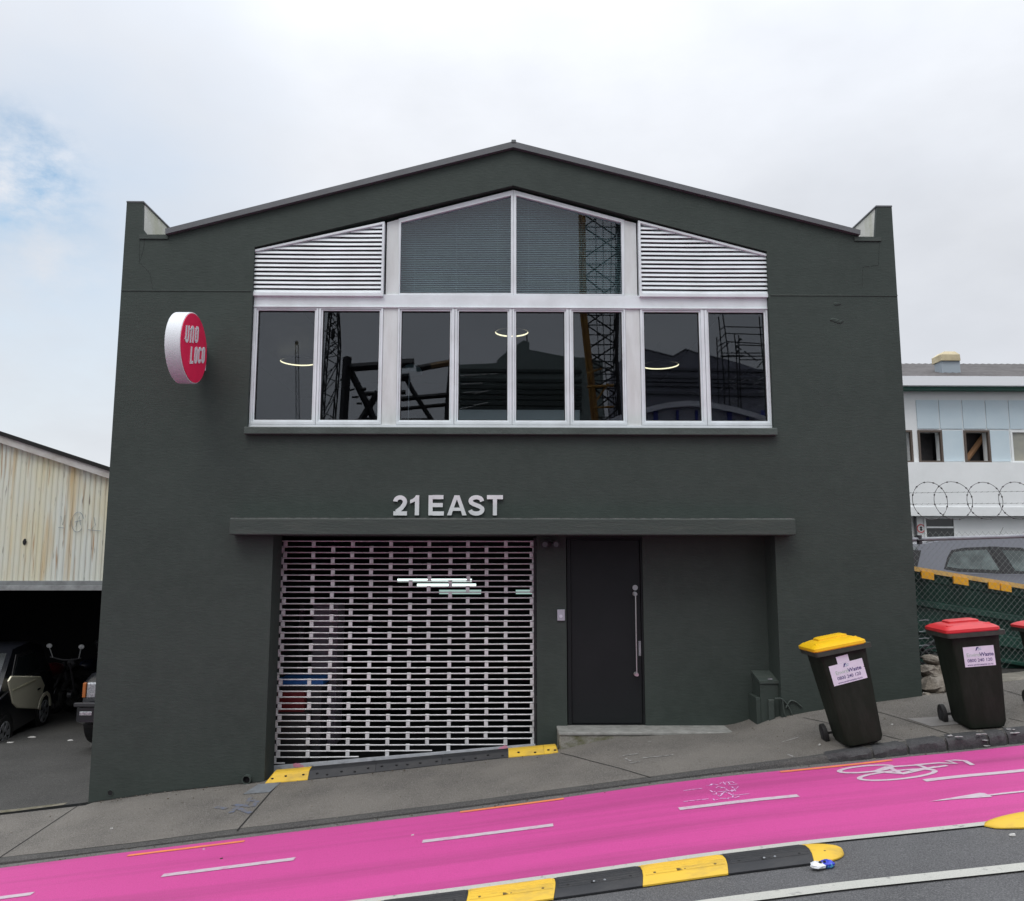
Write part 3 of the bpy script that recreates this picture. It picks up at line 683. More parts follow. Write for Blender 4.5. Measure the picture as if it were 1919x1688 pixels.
tag(MB().box(a.x-.01, b.x+.06, .79, .945, -2.615, a.z-.172).box(a.x+.05, b.x-.05, .785, .79, a.z-.40, a.z-.28).build('black_box', mat('box_black', (.018,.017,.018), .6), None, bevel=.006), 'black box under the dark red box at the left end of the shutter', 'box')
# ------------------------------------------------------------------ lane, markings, seams
X0, X1 = -15, 15
sheet('cycle_lane', PINK, road, X0, X1, 300, yout, yin, 14, dz=.008)
def P2(px, py): p = on(road, px, py); return (p.x, p.y)
def Q2(px, py): p = on(pave, px, py); return (p.x, p.y)
def marking(name, m, segs, w, fn=road, dz=.012):
    mb = MB()
    for s_ in segs: strip(mb, fn, s_, w, dz)
    return tag(mb.build(name, m), kind='structure')
def level(seg):                                # keep a marking parallel to the kerb
    (a, b) = seg; y = (a[1]+b[1])/2; d = (a[1]-b[1])*.15; return [(a[0], y+d), (b[0], y-d)]
for a, b in (((-30,1689),(61,1677)), ((303,1644),(553,1611)), ((792,1578),(1037,1549.5)), ((1272,1517.5),(1497,1494)), ((1733,1465.5),(1960,1441))):
    marking('centre_dash', LINE, [level([P2(*a), P2(*b)])], .074)
for a, b in (((238,1606.5),(459,1577.5)), ((862,1523.5),(1057,1499)), ((1462,1448.5),(1672,1426.5))):
    marking('orange_dash', ORANGE, [level([P2(*a), P2(*b)])], .05)
marking('edge_line', ROADLINE, [[(X0, yout-.03), (X1, yout-.03)]], .07)
lp = [on(road, a, b) for a, b in ((1370,1688),(1640,1657),(1919,1629))]; ly2 = sum(p.y for p in lp)/3
print('second line', [round(p.y,2) for p in lp])
marking('lane_line', ROADLINE, [[(X0, ly2), (X1, ly2)]], .11)
# bicycle symbol: rider travels uphill (+x)
c1 = P2(1636,1446); 
mb = MB()
def wheel(pa, pb, wy, w=.044):
    a, b = Vector(pa), Vector(pb); c = (a+b)/2; rx = (b-a).length/2
    pts = [(c.x+rx*math.cos(2*math.pi*k/28), c.y+wy*math.sin(2*math.pi*k/28)) for k in range(29)]
    strip(mb, road, pts, w, .012, .2)
wheel(P2(1575,1449), P2(1670,1437), .10); wheel(P2(1610,1461), P2(1753,1447), .125)
for pl in ([(1640,1448),(1690,1452),(1735,1441),(1720,1436),(1660,1440),(1640,1448)], [(1690,1452),(1665,1440)], [(1690,1453),(1755,1439)], [(1735,1443),(1775,1437)], [(1715,1436),(1760,1432),(1792,1433),(1775,1428),(1790,1427),(1808,1428),(1823,1436)]):
    strip(mb, road, [P2(*q) for q in pl], .042, .0125)
tag(mb.build('bicycle_symbol', LINE), kind='structure')
mb = MB(); patch(mb, road, [P2(*q) for q in ((1740,1505),(1836,1488.5),(1846,1489),(1860,1496),(1800,1499.5))], .012)
strip(mb, road, [P2(1848,1493.5), P2(1990,1478)], .035, .0125)
tag(mb.build('arrow_marking', LINE), kind='structure')
mb = MB()
sr = random.Random(3); PL = [[(1281,1484),(1316,1479.5)], [(1281,1504.5),(1328,1499.5)], [(1365,1473.5),(1382,1471.5)], [(1372,1493),(1405,1490)], [(1345,1486.5),(1380,1483)]]
for row in (1471, 1480, 1490, 1499):
    for k in range(5):
        x_ = 1326+10*k+sr.uniform(-4,4)+(row-1471)*.35; y_ = row-.10*(x_-1350)+sr.uniform(-2,2); PL.append([(x_, y_), (x_+sr.uniform(2,9), y_+sr.uniform(-5,5)), (x_+sr.uniform(6,14), y_+sr.uniform(-3,2))])
for pl in PL:
    strip(mb, road, [P2(*q) for q in pl], .012, .012)
tag(mb.build('survey_mark', CHALK), kind='structure')
mb = MB()
for pl in ([(405,1513),(425,1516)], [(432,1524),(445,1512),(462,1508),(470,1495)], [(440,1513),(470,1524)], [(470,1500),(482,1502),(474,1512)], [(436,1508),(470,1512)]):
    strip(mb, pave, [Q2(*q) for q in pl], .05, .005)
tag(mb.build('blue_survey_mark', BLUEMK), kind='structure')
mb = MB()
for pl in ([(1167,1417),(1196,1413)], [(1172,1422),(1184,1427)], [(1180,1431),(1200,1427)], [(1205,1421),(1262,1415)], [(1465,1391),(1497,1382)], [(1215,1391),(1220,1390)], [(1476,1414),(1490,1420)]):
    strip(mb, pave, [Q2(*q) for q in pl], .018, .005)
tag(mb.build('white_survey_mark', WHTMK), kind='structure')
# seams and inlays in the footpath
def seam(pts, w=.014, fn=pave):
    mb = MB(); strip(mb, fn, pts, w, .003); tag(mb.build('pavement_joint', SEAM), kind='structure')
xs_ = [(Q2(145,1511)[0]+Q2(2,1605)[0])/2, (Q2(512,1478)[0]+Q2(446,1556)[0])/2]
seam([(xs_[0],-.0),(xs_[0],-W+.03)]); seam([(xs_[1],-.12),(xs_[1],-W+.0)], .018)
seam([Q2(1050,1411), Q2(1110,1427), Q2(1165,1441), Q2(1219,1457)], .012)
seam([Q2(1505,1345), Q2(1548,1354), Q2(1640,1385)], .010)
seam([Q2(1645,1334), Q2(1690,1347), Q2(1780,1376)], .010); seam([Q2(1655,1378), Q2(1691,1387)], .010)
seam([Q2(1880,1293), Q2(1919,1305)], .008); seam([Q2(1890,1346), Q2(1919,1353)], .008)
seam([(xl, -.012), (X(490,0,1466), -.012)], .018)
mb = MB(); patch(mb, pave, [Q2(*q) for q in ((1700,1347),(1790,1342),(1815,1356),(1745,1362))], .005); tag(mb.build('pavement_inlay', mat('pale_inlay', (.19,.18,.17), .8, (.15,.145,.14), 8, spk=(.26,.25,.24), spk_amt=.3)), kind='structure')
mb = MB(); patch(mb, pave, [Q2(*q) for q in ((484,1470),(527,1466),(505,1485),(455,1489))], .005); tag(mb.build('grey_patch', mat('grey_mortar', (.17,.185,.20), .8, (.13,.14,.15), 12)), kind='structure')
mb = MB()
pts = []
for k in range(40): x = -15+.262*k; pts.append((x, .03+random.uniform(-.03,.05)))
strip(mb, lot, [p for p in pts if p[0] < xl-.03], .10, .008); tag(mb.build('broken_edge', mat('broken_concrete', (.20,.18,.14), .9, (.09,.085,.05), 9, bump=.5, bscale=40)), kind='structure')
# kerb stones uphill
KS = [1545, 1637, 1706, 1781, 1858, 1893, 1965, 2040, 2120]
for i in range(len(KS)-1):
    a = on(pave, KS[i], 1415-.118*(KS[i]-1545)).x; b = on(pave, KS[i+1], 1415-.118*(KS[i+1]-1545)).x
    secs = []; n = 10; x0, x1 = a+.012, b-.012
    for k in range(n+1):
        x = x0+(x1-x0)*k/n; e = .008 if k in (0, n) else 0; z1 = zk(x)+.006-e; z0 = zr(x)
        j = lambda s: random.uniform(-s, s)
        grow = .35+.65*min(1, max(0, (x-3.0)/.5))
        secs.append([(x,-W+.10,z1-.03), (x,-W+.09-e,z1+j(.002)), (x,-W-.01+j(.005)+e,z1-.002+j(.004)), (x,-W-.045*grow+j(.008)+e,z1-.03+j(.006)), (x,-W-.055*grow+j(.008)+e,(z1+z0)/2+j(.008)), (x,-W-.05*grow+e+j(.004),z0-.03), (x,-W+.10,z0-.03)])
    mb = MB(); mb.loft(secs); o = mb.build('kerb_stone', STONE, None, smooth=True)
    lab = ['flat dark kerb stone left of the yellow lidded bin base', 'dark kerb stone just right of the yellow lidded bin', 'worn dark kerb stone between the two bins', 'cracked dark kerb stone under the left edge of the red lidded bin', 'short pale streaked kerb stone under the red lidded bin', 'kerb stone below the right corner of the red lidded bin', 'kerb stone at the far right edge', 'kerb stone beyond the far right edge'][i]
    tag(o, lab, 'kerb stone', 'dark kerb stones uphill of the driveway')
mb = MB()
for pl in ([(1779,1378),(1796,1380)], [(1836,1375),(1842,1386),(1848,1397)], [(1892,1366),(1905,1373)]):
    P = [on(lambda x, y: zk(x)+.01 if y > -W-.04 else road(x, y), a, b) for a, b in pl]
    for p in P:
        for q in range(3): mb.ball((p.x+random.uniform(-.04,.04), p.y+random.uniform(-.03,.01), p.z+.001), random.uniform(.012,.032), .012, .005, 8, .35)
tag(mb.build('paint_splash', mat('white_splash', (.42,.41,.40), .8, (.2,.2,.2), 30)), kind='structure')
# ------------------------------------------------------------------ rubber lane separators
def separator(xa, xb, m, label, cap=0, w=.325, yb=None):
    yb = yout-.085-.004 if yb is None else yb           # far edge
    o = thing('lane_separator', label, 'lane separator', ((xa+xb)/2, yb-w/2, road((xa+xb)/2, yb-w/2)), group='yellow and black rubber separators bolted to the road')
    q1_ = w/.27; prof = [(0,-.0),(.004,.012),(.05,.036),(.10,.050),(.16,.052),(.21,.043),(.255,.022),(.27,.010),(.27,0)]; prof = [(a*q1_, b) for a, b in prof]
    secs = []; n = 18; bow = .022
    for i in range(n+1):
        t = i/n; s = 1.0; hh = 1.0
        x = xa+(xb-xa)*t
        if cap: tt = t if cap > 0 else 1-t; s = math.sqrt(max(.0004, 1-tt**2.2)); hh = max(.25, s**.6)
        sec = []
        for q, h in prof:
            yq = yb-w/2+(w/2-q)*s
            off = bow*(4*(q/w)*(1-q/w)) if not cap else bow*(4*(q/w)*(1-q/w))*((1-t) if cap > 0 else t)
            xx = x+off
            sec.append((xx, yq, road(xx, yq)+.006+h*hh))
        secs.append(sec)
    mb = MB(); mb.loft(secs); mb.build('body', m, o, smooth=True)
    L_ = xb-xa
    if not cap:
        mb = MB()
        for q in [v*q1_ for v in (.06,.085,.11,.135,.16,.185,.21)]:
            h = None
            for (q0, h0), (q1, h1) in zip(prof, prof[1:]):
                if q0 <= q <= q1: h = h0+(h1-h0)*(q-q0)/(q1-q0)
            x_ = lambda f: xa+L_*f+bow*(4*(q/w)*(1-q/w))
            P = [(x_(f), yb-q, road(x_(f), yb-q)+.0055+h) for f in (.03,.25,.5,.75,.97)]
            mb.tube(P, .0048, 5)
        mb.build('tread_rib', m, o)
    for f in ((.14,.5,.86) if not cap else ((.35,) if cap > 0 else (.6,))):
        for q, h in (((.195*q1_,.0505),) if f != .5 else ((.20*q1_,.0475),)):
            mb = MB(); x = xa+L_*f+bow*.8; z = road(x, yb-q)+h*(1 if not cap else .92)-.004
            if f == .5: mb.box(x-.055, x+.055, yb-q-.016, yb-q+.016, z-.008, z+.0045)
            mb.ball((x, yb-q, z), .013, .011, .009, 10); mb.build('bolt_recess', BLACK if m is RBLACK else mat('worn_hole', (.10,.07,.02), .8), o)
    if not cap and m is RBLACK:
        for s_ in (-.035,.035): x = xa+L_*.5+bow*.8+s_; mb = MB(); mb.ball((x, yb-.20*q1_, road(x, yb-.2*q1_)+.052), .009, .008, .006, 8); mb.build('bolt_head', GALV, o)
sx = [on(road, a, b).x-.035 for a, b in ((690,1681),(728,1677),(884,1656),(1039,1637),(1193,1617),(1345,1601),(1497,1585))]
S0 = sx[2:]; d_ = [S0[i+1]-S0[i] for i in range(4)]; print('sep', [round(v,2) for v in d_])
separator(sx[0]-.12, sx[1], RYEL, 'yellow rubber separator piece cut by the bottom edge, leftmost of its row', cap=-1)
separator(sx[1]+.003, sx[2], RBLACK, 'black rubber separator piece cut by the bottom edge')
separator(sx[2]+.003, sx[3], RYEL, 'scuffed yellow rubber separator piece between the bottom edge black one and the middle black one')
separator(sx[3]+.003, sx[4], RBLACK, 'black rubber separator piece in the middle of the row')
separator(sx[4]+.003, sx[5], RYEL, 'yellow rubber separator piece between the middle and right black ones')
separator(sx[5]+.003, sx[6], RBLACK, 'black rubber separator piece beside the rounded yellow end')
separator(sx[6]+.003, sx[6]+.255, RYEL, 'rounded yellow rubber end piece next to the blue wrapper', cap=1)
fx = on(road, 1843, 1549)
separator(fx.x, fx.x+.62, RYEL, 'yellow rubber separator end at the right edge of the road', cap=-1, yb=fx.y+.15)
# litter
p = on(road, 1543, 1628)
o = thing('crushed_wrapper', 'crumpled blue and white wrapper on the road by the rounded yellow separator end', 'litter', tuple(p))
mb = MB(); mb.ball((p.x-.035, p.y, p.z+.022), .05, .04, .022, 10, .18); mb.build('white_half', mat('wrapper_white', (.72,.74,.76), .35), o)
mb = MB(); mb.ball((p.x+.03, p.y+.012, p.z+.026), .055, .036, .026, 10, .2); mb.build('blue_half', mat('wrapper_blue', (.03,.05,.50), .3, (.10,.45,.55), 18, lo=.55, hi=.62), o)
mb = MB(); mb.ball((p.x-.022, p.y-.01, p.z+.044), .012, .010, .006, 8).ball((p.x+.005, p.y-.01, p.z+.048), .010, .009, .006, 8); mb.build('dark_print', BLACK, o)
def scrap(px, py, fn, s, m, lab):
    p = on(fn, px, py); mb = MB()
    n = 7; a0 = random.random()*6; top = [(p.x+s*random.uniform(.6,1)*math.cos(a0+2*math.pi*k/n), p.y+s*.7*random.uniform(.6,1)*math.sin(a0+2*math.pi*k/n)) for k in range(n)]
    mb.loft([[(a, b, fn(a, b)+.005) for a, b in top], [(p.x+(a-p.x)*.8, p.y+(b-p.y)*.8, fn(a, b)+.012+random.uniform(0,.006)) for a, b in top]])
    tag(mb.build('litter_scrap', m), lab, 'litter', 'small scraps of litter on the ground')
SCW = mat('scrap_white', (.50,.49,.47), .8); SCD = mat('scrap_leaf', (.05,.035,.03), .8)
for px, py, fn, s, m, lab in ((60,1382,lot,.10,SCW,'longest pale scrap lying on the dark car park'), (20,1392,lot,.07,SCW,'pale scrap at the left edge of the car park'), (131,1388,lot,.06,SCW,'pale scrap in front of the dark four wheel drive'), (10,1382,lot,.05,SCW,'tiny pale scrap beside the small car front wheel'),
    (209,1554,pave,.02,SCW,'white crumb on the footpath below the wall left end'), (415,1611,road,.018,SCD,'dark fleck above the second white dash'), (382,1593,road,.016,SCW,'white fleck under the first orange dash'), (773,1567,road,.016,SCW,'white fleck left of the middle white dash'), (1369,1638,road,.02,SCW,'white scrap beside the black separator piece'), (1898,1567,road,.03,SCW,'white scrap below the right hand yellow separator'), (1536,1397,pave,.014,SCW,'pinkish crumb left of the yellow lidded bin'), (1732,1300,pave,.02,SCW,'white scrap at the wall right corner'), (1672,1359,pave,.016,SCW,'white crumb between the two bins')):
    scrap(px, py, fn, s, m, lab)
gr = random.Random(11)
for nm, m_g, cnt in (('grit', mat('grit_pale', (.20,.18,.15), .9), 190), ('leaf_litter', mat('leaf_brown', (.050,.036,.022), .9, (.09,.06,.03), 20), 120)):
    mb = MB()
    for k in range(cnt):
        q = gr.random()
        if q < .45: x = gr.uniform(-5.5, 5.5); y = -W-.03-abs(gr.gauss(0, .05)); fn = road
        elif q < .8: x = gr.choice([gr.uniform(-4.4,-2.8), gr.uniform(2.6,4.7), gr.uniform(-2.5,.6)]); y = -.02-abs(gr.gauss(0, .06))-(.10 if -2.65 < x < .65 else 0); fn = pave
        else: x = gr.uniform(-5, 5); y = gr.uniform(-W, -.1); fn = pave
        r_ = gr.uniform(.004, .011); a0 = gr.uniform(0, 6.3); z = fn(x, y)
        P = [(x+r_*math.cos(a0+t)*(1 if i % 2 else .6), y+r_*math.sin(a0+t)*(.6 if i % 2 else 1), z+.004+gr.uniform(0,.004)) for i, t in enumerate((0,1.6,3.1,4.7))]
        mb.loft([P, [(a, b, c+.004) for a, b, c in P]])
    tag(mb.build(nm, m_g), 'scattered '+('pale grit' if nm == 'grit' else 'brown leaf scraps')+' along the gutter and the foot of the green wall', 'debris', kind='stuff')
# ------------------------------------------------------------------ wheelie bins
def rrect(cx, cy, hx, hy, r, z, n=4):
    out = []
    for sx_, sy_, a0 in ((1,1,0), (-1,1,90), (-1,-1,180), (1,-1,270)):
        for k in range(n+1):
            a = R(a0+90*k/n); out.append((cx+sx_*(hx-r)+r*math.cos(a), cy+sy_*(hy-r)+r*math.sin(a), z))
    return out
def make_bin(label, lidm, loc, tilt, yaw, extra=False, tlean=0.0, sticker=True):
    o = thing('wheelie_bin', label, 'wheelie bin', loc, (tlean, tilt, yaw), 'wheelie bins standing on the footpath')
    mb = MB()
    mb.loft([rrect(0,.0,.165,.20,.05,.012), rrect(0,-.005,.195,.235,.05,.03), rrect(0,-.01,.215,.245,.05,.075), rrect(0,-.02,.235,.265,.05,.42), rrect(0,-.03,.262,.300,.05,.90), rrect(0,-.03,.268,.306,.05,.93)])
    body = mb.build('body', BINBODY, o, local=True, smooth=True)
    mb = MB(); mb.loft([rrect(.0,-.02,.275,.315,.04,.915), rrect(0,-.02,.312,.35,.035,.92), rrect(0,-.02,.316,.354,.035,.965), rrect(0,-.02,.285,.325,.03,.972)])
    mb.build('rim', BINRIM, o, local=True, smooth=True)
    mb = MB(); c = -.030
    mb.loft([rrect(c,-.03,.290,.345,.05,.966), rrect(c,-.03,.296,.352,.05,.975), rrect(c,-.03,.294,.350,.05,1.0), rrect(c,-.025,.265,.31,.08,1.022), rrect(c,-.01,.20,.22,.08,1.04), rrect(c,0,.10,.12,.06,1.046)])
    mb.loft([rrect(c+.02,.02,.17,.13,.03,1.02), rrect(c+.02,.02,.165,.125,.03,1.060), rrect(c+.02,.02,.14,.10,.03,1.068)])
    for s_ in (-1, 1): mb.loft([rrect(c+s_*.20,-.25,.045,.025,.015,1.0), rrect(c+s_*.20,-.25,.04,.02,.015,1.035), rrect(c+s_*.20,-.245,.03,.012,.01,1.04)])
    lid = mb.build('lid', lidm, o, local=True, smooth=True)
    mb = MB(); mb.tube([(-.26,.335,.95),(-.26,.40,.965),(.26,.40,.965),(.26,.335,.95)], .016, 8); mb.build('handle', BINRIM, o, local=True)
    mb = MB(); mb.tube([(-.30,.245,.10),(.30,.245,.10)], .012, 8); mb.build('axle', TYRE, o, local=True)
    for s_ in (-1, 1):
        mb = MB(); mb.disc((0,.245,.10), 0, .102, .102, s_*.268, s_*.318, 28); w = mb.build('wheel', TYRE, o, local=True, bevel=.008)
        mb = MB(); mb.disc((0,.245,.10), 0, .05, .045, s_*.319, s_*.325, 20); mb.build('hub', RBLACK, w, local=True)
    # stickers on the front face, which leans outward
    f0, f1 = Vector((0,-.285,.42)), Vector((0,-.330,.90)); ax = (f1-f0).normalized(); nn = Vector((0,-1,0)); nn = (nn-ax*nn.dot(ax)).normalized()
    def fp(u, v, a): q = f0+ax*(v-.42)+nn*a; return (q.x+u, q.y, q.z)
    if sticker:
        cu, cv = (-.004 if extra else .008), .725; hw, hh = (.190 if extra else .165), .098; ro = R(3 if extra else 0)
        def sp(u, v, a): return fp(cu+u*math.cos(ro)-v*math.sin(ro), cv+u*math.sin(ro)+v*math.cos(ro), a)
        outl = [(-hw,-hh),(hw,-hh),(hw,hh*.1),(hw-.012,hh*.14),(hw,hh*.2),(hw,hh),(-hw,hh)] if extra else [(-hw,-hh),(hw,-hh),(hw,hh),(-hw,hh)]
        mb = MB(); mb.prism(outl, .0005, .0025, fn=sp)
        if extra: mb.prism([(-.085,hh+.001),(.05,hh+.001),(.05,hh+.07),(-.085,hh+.07)], .0005, .0025, fn=sp)
        st = mb.build('sticker', PAPER, o, local=True)
        for body_, size, u, v, m, of in (('Enviro', .052, -.058, .0, INKG, .0), ('Waste', .052, .072, .0, INKB, .0012), ('0800 240 120', .044, .0, -.052, INKB, .0006), ('www.envirowaste.co.nz', .026, .0, -.088, INKB, .0004)):
            vs, fs = text_mesh(body_, size, offset=of); mb = MB(); mb.add([sp((q[0]+u)*1.10, q[1]+v, .0032) for q in vs], fs); mb.build('print', m, st, local=True)
        mb = MB(); mb.prism([(-.035,.055),(-.02,.09),(.01,.092),(-.012,.075),(-.022,.058)], .0026, .0034, fn=sp); mb.build('emblem', INKB, st, local=True)
        mb = MB()
        for q in (0, 1): mb.prism([(-.012+.004*q,.058+.014*q),(.03,.064+.014*q),(.032,.068+.014*q),(-.008+.004*q,.064+.014*q)], .0026, .0034, fn=sp)
        mb.build('emblem_wave', mat('teal_ink', (.18,.38,.45), .6), st, local=True)
    o.scale = (.85,.80,.965); return o
def bin_at(pxl, pyl, pxr, pyr):
    a, b = on(pave, pxl, pyl), on(pave, pxr, pyr); return a, b
yb_ = on(pave, 1628, 1398); 
make_bin('dark wheelie bin with a yellow lid and two stickers, leaning beside the building right corner', LIDY, (yb_.x-.02, yb_.y+.17, pave(yb_.x, yb_.y)-.005), R(-11.5), R(-4), True, tlean=R(-2))
rb_ = on(pave, 1842, 1368)
make_bin('dark wheelie bin with a red lid and one sticker, in front of the wire fence', LIDR, (rb_.x+.075, rb_.y+.19, pave(rb_.x, rb_.y)-.002), R(-5.4), R(-7))
fb = at_y(1903, 1180, -1.0)
make_bin('red lidded wheelie bin mostly cut off by the right edge of the photo', LIDR, (fb.x+.46, -1.0, pave(fb.x+.46, -1.0)), R(-6.5), R(0), sticker=False).scale = (.85,.80,.83)
# ------------------------------------------------------------------ right hand side: fence, stones, skip, car, white building
fy = .56
FN = thing('chain_link_fence', 'galvanised chain link fence with a top rail between the green building and the yard', 'fence', (6.4, fy, -1.5))
COILM_ = mat('clamp_steel', (.06,.06,.065), .5, metal=.3)
WIRE = mat('fence_wire', (.20,.22,.21), .5, metal=.3)
def rail_top(x):
    a, b = at_y(1720,1010.5,fy), at_y(1919,1004.5,fy); return a.z+(b.z-a.z)*(x-a.x)/(b.x-a.x)
fx0, fx1 = 4.76, 7.6
def fbot(x): return yard(x, .5)+.12+.05*(x-4.8)
mb = MB(); dd = .072; k = -40
while k*dd < (fx1-fx0)+2.2:
    for sgn in (1, -1):
        # wire x = x0 + sgn*(z - zb)
        x0 = fx0+k*dd; zb = -1.55; zt = .38; pts = []
        n = 26
        for i in range(n+1):
            z = zb+(zt-zb)*i/n; x = x0+sgn*(z-zb)*.92 + (0 if sgn > 0 else 1.6)
            if fx0 <= x <= fx1 and fbot(x) <= z <= rail_top(x)+.115: pts.append((x, fy+.004*sgn, z))
        if len(pts) > 1: mb.tube([pts[0], pts[-1]], .0015, 3, caps=False)
    k += 1
mb.build('wire_mesh', WIRE, FN)
mb = MB(); mb.tube([(fx0, fy-.03, rail_top(fx0)), (fx1, fy-.03, rail_top(fx1))], .024, 12); mb.build('top_rail', GALV, FN, smooth=True)
for px_ in (1702, 1990):
    x = at_y(px_, 1000, fy).x; mb = MB(); mb.tube([(x,fy-.03,-1.7),(x,fy-.03,rail_top(x)+.42)], .022, 12); mb.tube([(x,fy-.03,rail_top(x)-.035),(x,fy-.03,rail_top(x)+.035)], .034, 12)
    mb.build('post', GALV, FN, smooth=True)
p = at_y(1723,1012,fy-.03); mb = MB(); mb.tube([(p.x,fy-.03,p.z-.05),(p.x,fy-.03,p.z+.06)], .03, 10).tube([(p.x-.04,fy-.06,p.z),(p.x+.04,fy-.06,p.z)], .012, 6); mb.build('rail_clamp', COILM_, FN)
mb = MB(); a, b = at_y(1872,1004,fy), at_y(1880,988,fy); mb.tube([a, b], .004, 5); mb.build('loose_tie', WIRE, FN)
RW = thing('razor_wire', 'flat loops of razor wire with two straight strands above the chain link fence', 'razor wire', (6.2, fy, .6))
COILM = mat('razor_steel', (.10,.10,.11), .5, (.06,.055,.05), 30, metal=.4)
for (cx_, cy_, rx_, ry_) in ((1739.5,938.5,33,35.5), (1785.5,938,36.5,36), (1844.5,938,34,35), (1901,938,34,35), (1958,938,34,35)):
    c = at_y(cx_, cy_, fy); sc = (fy+9.4)/1530*1.0; mb = MB(); n = 40; off = .02*random.uniform(-1,1)
    P = [(c.x+rx_*sc*math.cos(2*math.pi*k/n), fy-.03+off+.02*math.sin(2*math.pi*k/n), c.z+ry_*sc*math.sin(2*math.pi*k/n)) for k in range(n)]
    mb.tube(P, .0036, 5, closed=True)
    for k in range(12):
        w = 2*math.pi*(k+.4)/12; q = Vector((c.x+rx_*sc*math.cos(w), fy-.03+off+.02*math.sin(w), c.z+ry_*sc*math.sin(w))); tdir = Vector((-math.sin(w), 0, math.cos(w)))
        mb.tube([q-tdir*.018, q-tdir*.004, q+tdir*.004, q+tdir*.018], [.002,.0095,.0095,.002], 5)
    mb.build('wire_loop', COILM, RW)
for ya, yb2 in ((923.5,919.5), (944.5,942)):
    a, b = at_y(1700,ya,fy), at_y(1990,yb2,fy); mb = MB(); mb.tube([a, b], .0022, 4); k = 0
    for i in range(26):
        q = a.lerp(b, (i+.5)/26); mb.tube([q-Vector((.012,0,.004)), q+Vector((.012,0,.004))], .0036, 4)
    mb.build('barbed_strand', WIRE, RW)
# concrete upstand under the fence and rough stones at the wall corner
ES = []
mb = MB(); secs = []
for k in range(30):
    x = 4.95+.12*k; zt = at_y(1896, 1273, .14).z+(x-at_y(1896,1273,.14).x)*.10
    secs.append([(x,.13,zt-.6),(x,.13,zt-.012),(x,.145,zt),(x,.47,zt+.01),(x,.47,zt-.6)])
mb.loft(secs); tag(mb.build('concrete_upstand', mat('upstand_concrete', (.20,.185,.15), .88, (.10,.095,.075), 7, spk=(.28,.27,.25), spk_scale=120, spk_amt=.4, bump=.4, bscale=60), None), 'low concrete edging running along the foot of the wire fence', 'edging')
SM = mat('field_stone', (.16,.135,.105), .9, (.26,.235,.20), 7, 8, spk=(.07,.06,.05), spk_scale=50, spk_amt=.6, bump=.8, bscale=22)
for (px, py, y, rx_, ry_, rz_, lab) in ((1752,1284,.20,.20,.18,.12,'large pale stone at the building right corner, behind the red lidded bin'), (1741,1258,.34,.12,.13,.075,'brownish stone on top of the large pale stone'), (1766,1256,.36,.13,.12,.09,'stone beside the red lidded bin, partly hidden by it'), (1739,1304,.05,.07,.06,.035,'small broken stone at the footpath edge by the building corner'), (1763,1301,.07,.10,.07,.03,'flat stone at the footpath edge behind the red lidded bin'), (1752,1238,.44,.15,.12,.06,'uppermost brown stone against the fence foot')):
    p = at_y(px, py, y); mb = MB(); mb.ball((0,0,0), rx_, ry_, rz_, 14, .20); rr = Matrix.Rotation(random.uniform(-.35,.35), 3, 'Y') @ Matrix.Rotation(random.uniform(0,6), 3, 'Z')
    mb.v = [tuple(rr @ Vector(v)+Vector((p.x, y, p.z))) for v in mb.v]; tag(mb.build('rough_stone', SM, None, bevel=.012, segs=1), lab, 'stone', 'rough stones by the building corner')
HS = thing('hose_coil', 'tangle of black hoses lying on the stones inside the fence', 'hose', tuple(at_y(1745,1225,.75)))
for r_, dx_, dz_ in ((.17,0,0), (.15,.05,.05), (.19,.02,-.06)):
    c = at_y(1748,1222,.74); mb = MB(); n = 28
    mb.tube([(c.x+dx_+r_*math.cos(2*math.pi*k/n), .76+.06*math.sin(4*math.pi*k/n), c.z+dz_+r_*.55*math.sin(2*math.pi*k/n)) for k in range(n)], .016, 7, closed=True); mb.build('hose_loop', RBLACK, HS, smooth=True)
mb = MB()
for py in (1163,1184,1197,1210):
    a, b = at_y(1722,py,.62), at_y(1741,py-1,.62); mb.tube([a, a.lerp(b,.6)+Vector((0,0,.006)), b], .005, 6)
mb.build('rung', GALV, HS)
# skip
SKG = mat('skip_green', (.016,.075,.052), .5, (.010,.050,.036), 4, 7, (1,1,.4), bump=.1, bscale=20)
SKY_ = mat('skip_yellow', (.66,.44,.14), .6, (.50,.26,.05), 6, 6, lo=.5, hi=.7)
REFL = mat('reflector_orange', (.85,.42,.01), .35)
SK = thing('skip_bin', 'big dark green steel skip with a slanting yellow rim behind the wire fence', 'skip', (7.0, 1.6, -1.4))
y0 = 1.05
def stop(x): a, b = at_y(1714,1066,y0), at_y(1919,1099.5,y0); return a.z+(b.z-a.z)*(x-a.x)/(b.x-a.x)
k0, k1 = 5.02, 8.6
secs = []
zb = -1.5
for x in (k0, k1): secs.append([(x, y0+.02, stop(x)-.02), (x, y0+.16, stop(x)-.35), (x, y0+.30, zb), (x, 2.7, zb), (x, 2.85, stop(x)-.3), (x, 2.9, stop(x)-.02), (x, 2.85, stop(x)-.02), (x, 2.5, stop(x)-.25), (x, y0+.4, stop(x)-.25), (x, y0+.06, stop(x)-.02)])
mb = MB(); mb.loft(secs); mb.build('body', SKG, SK)
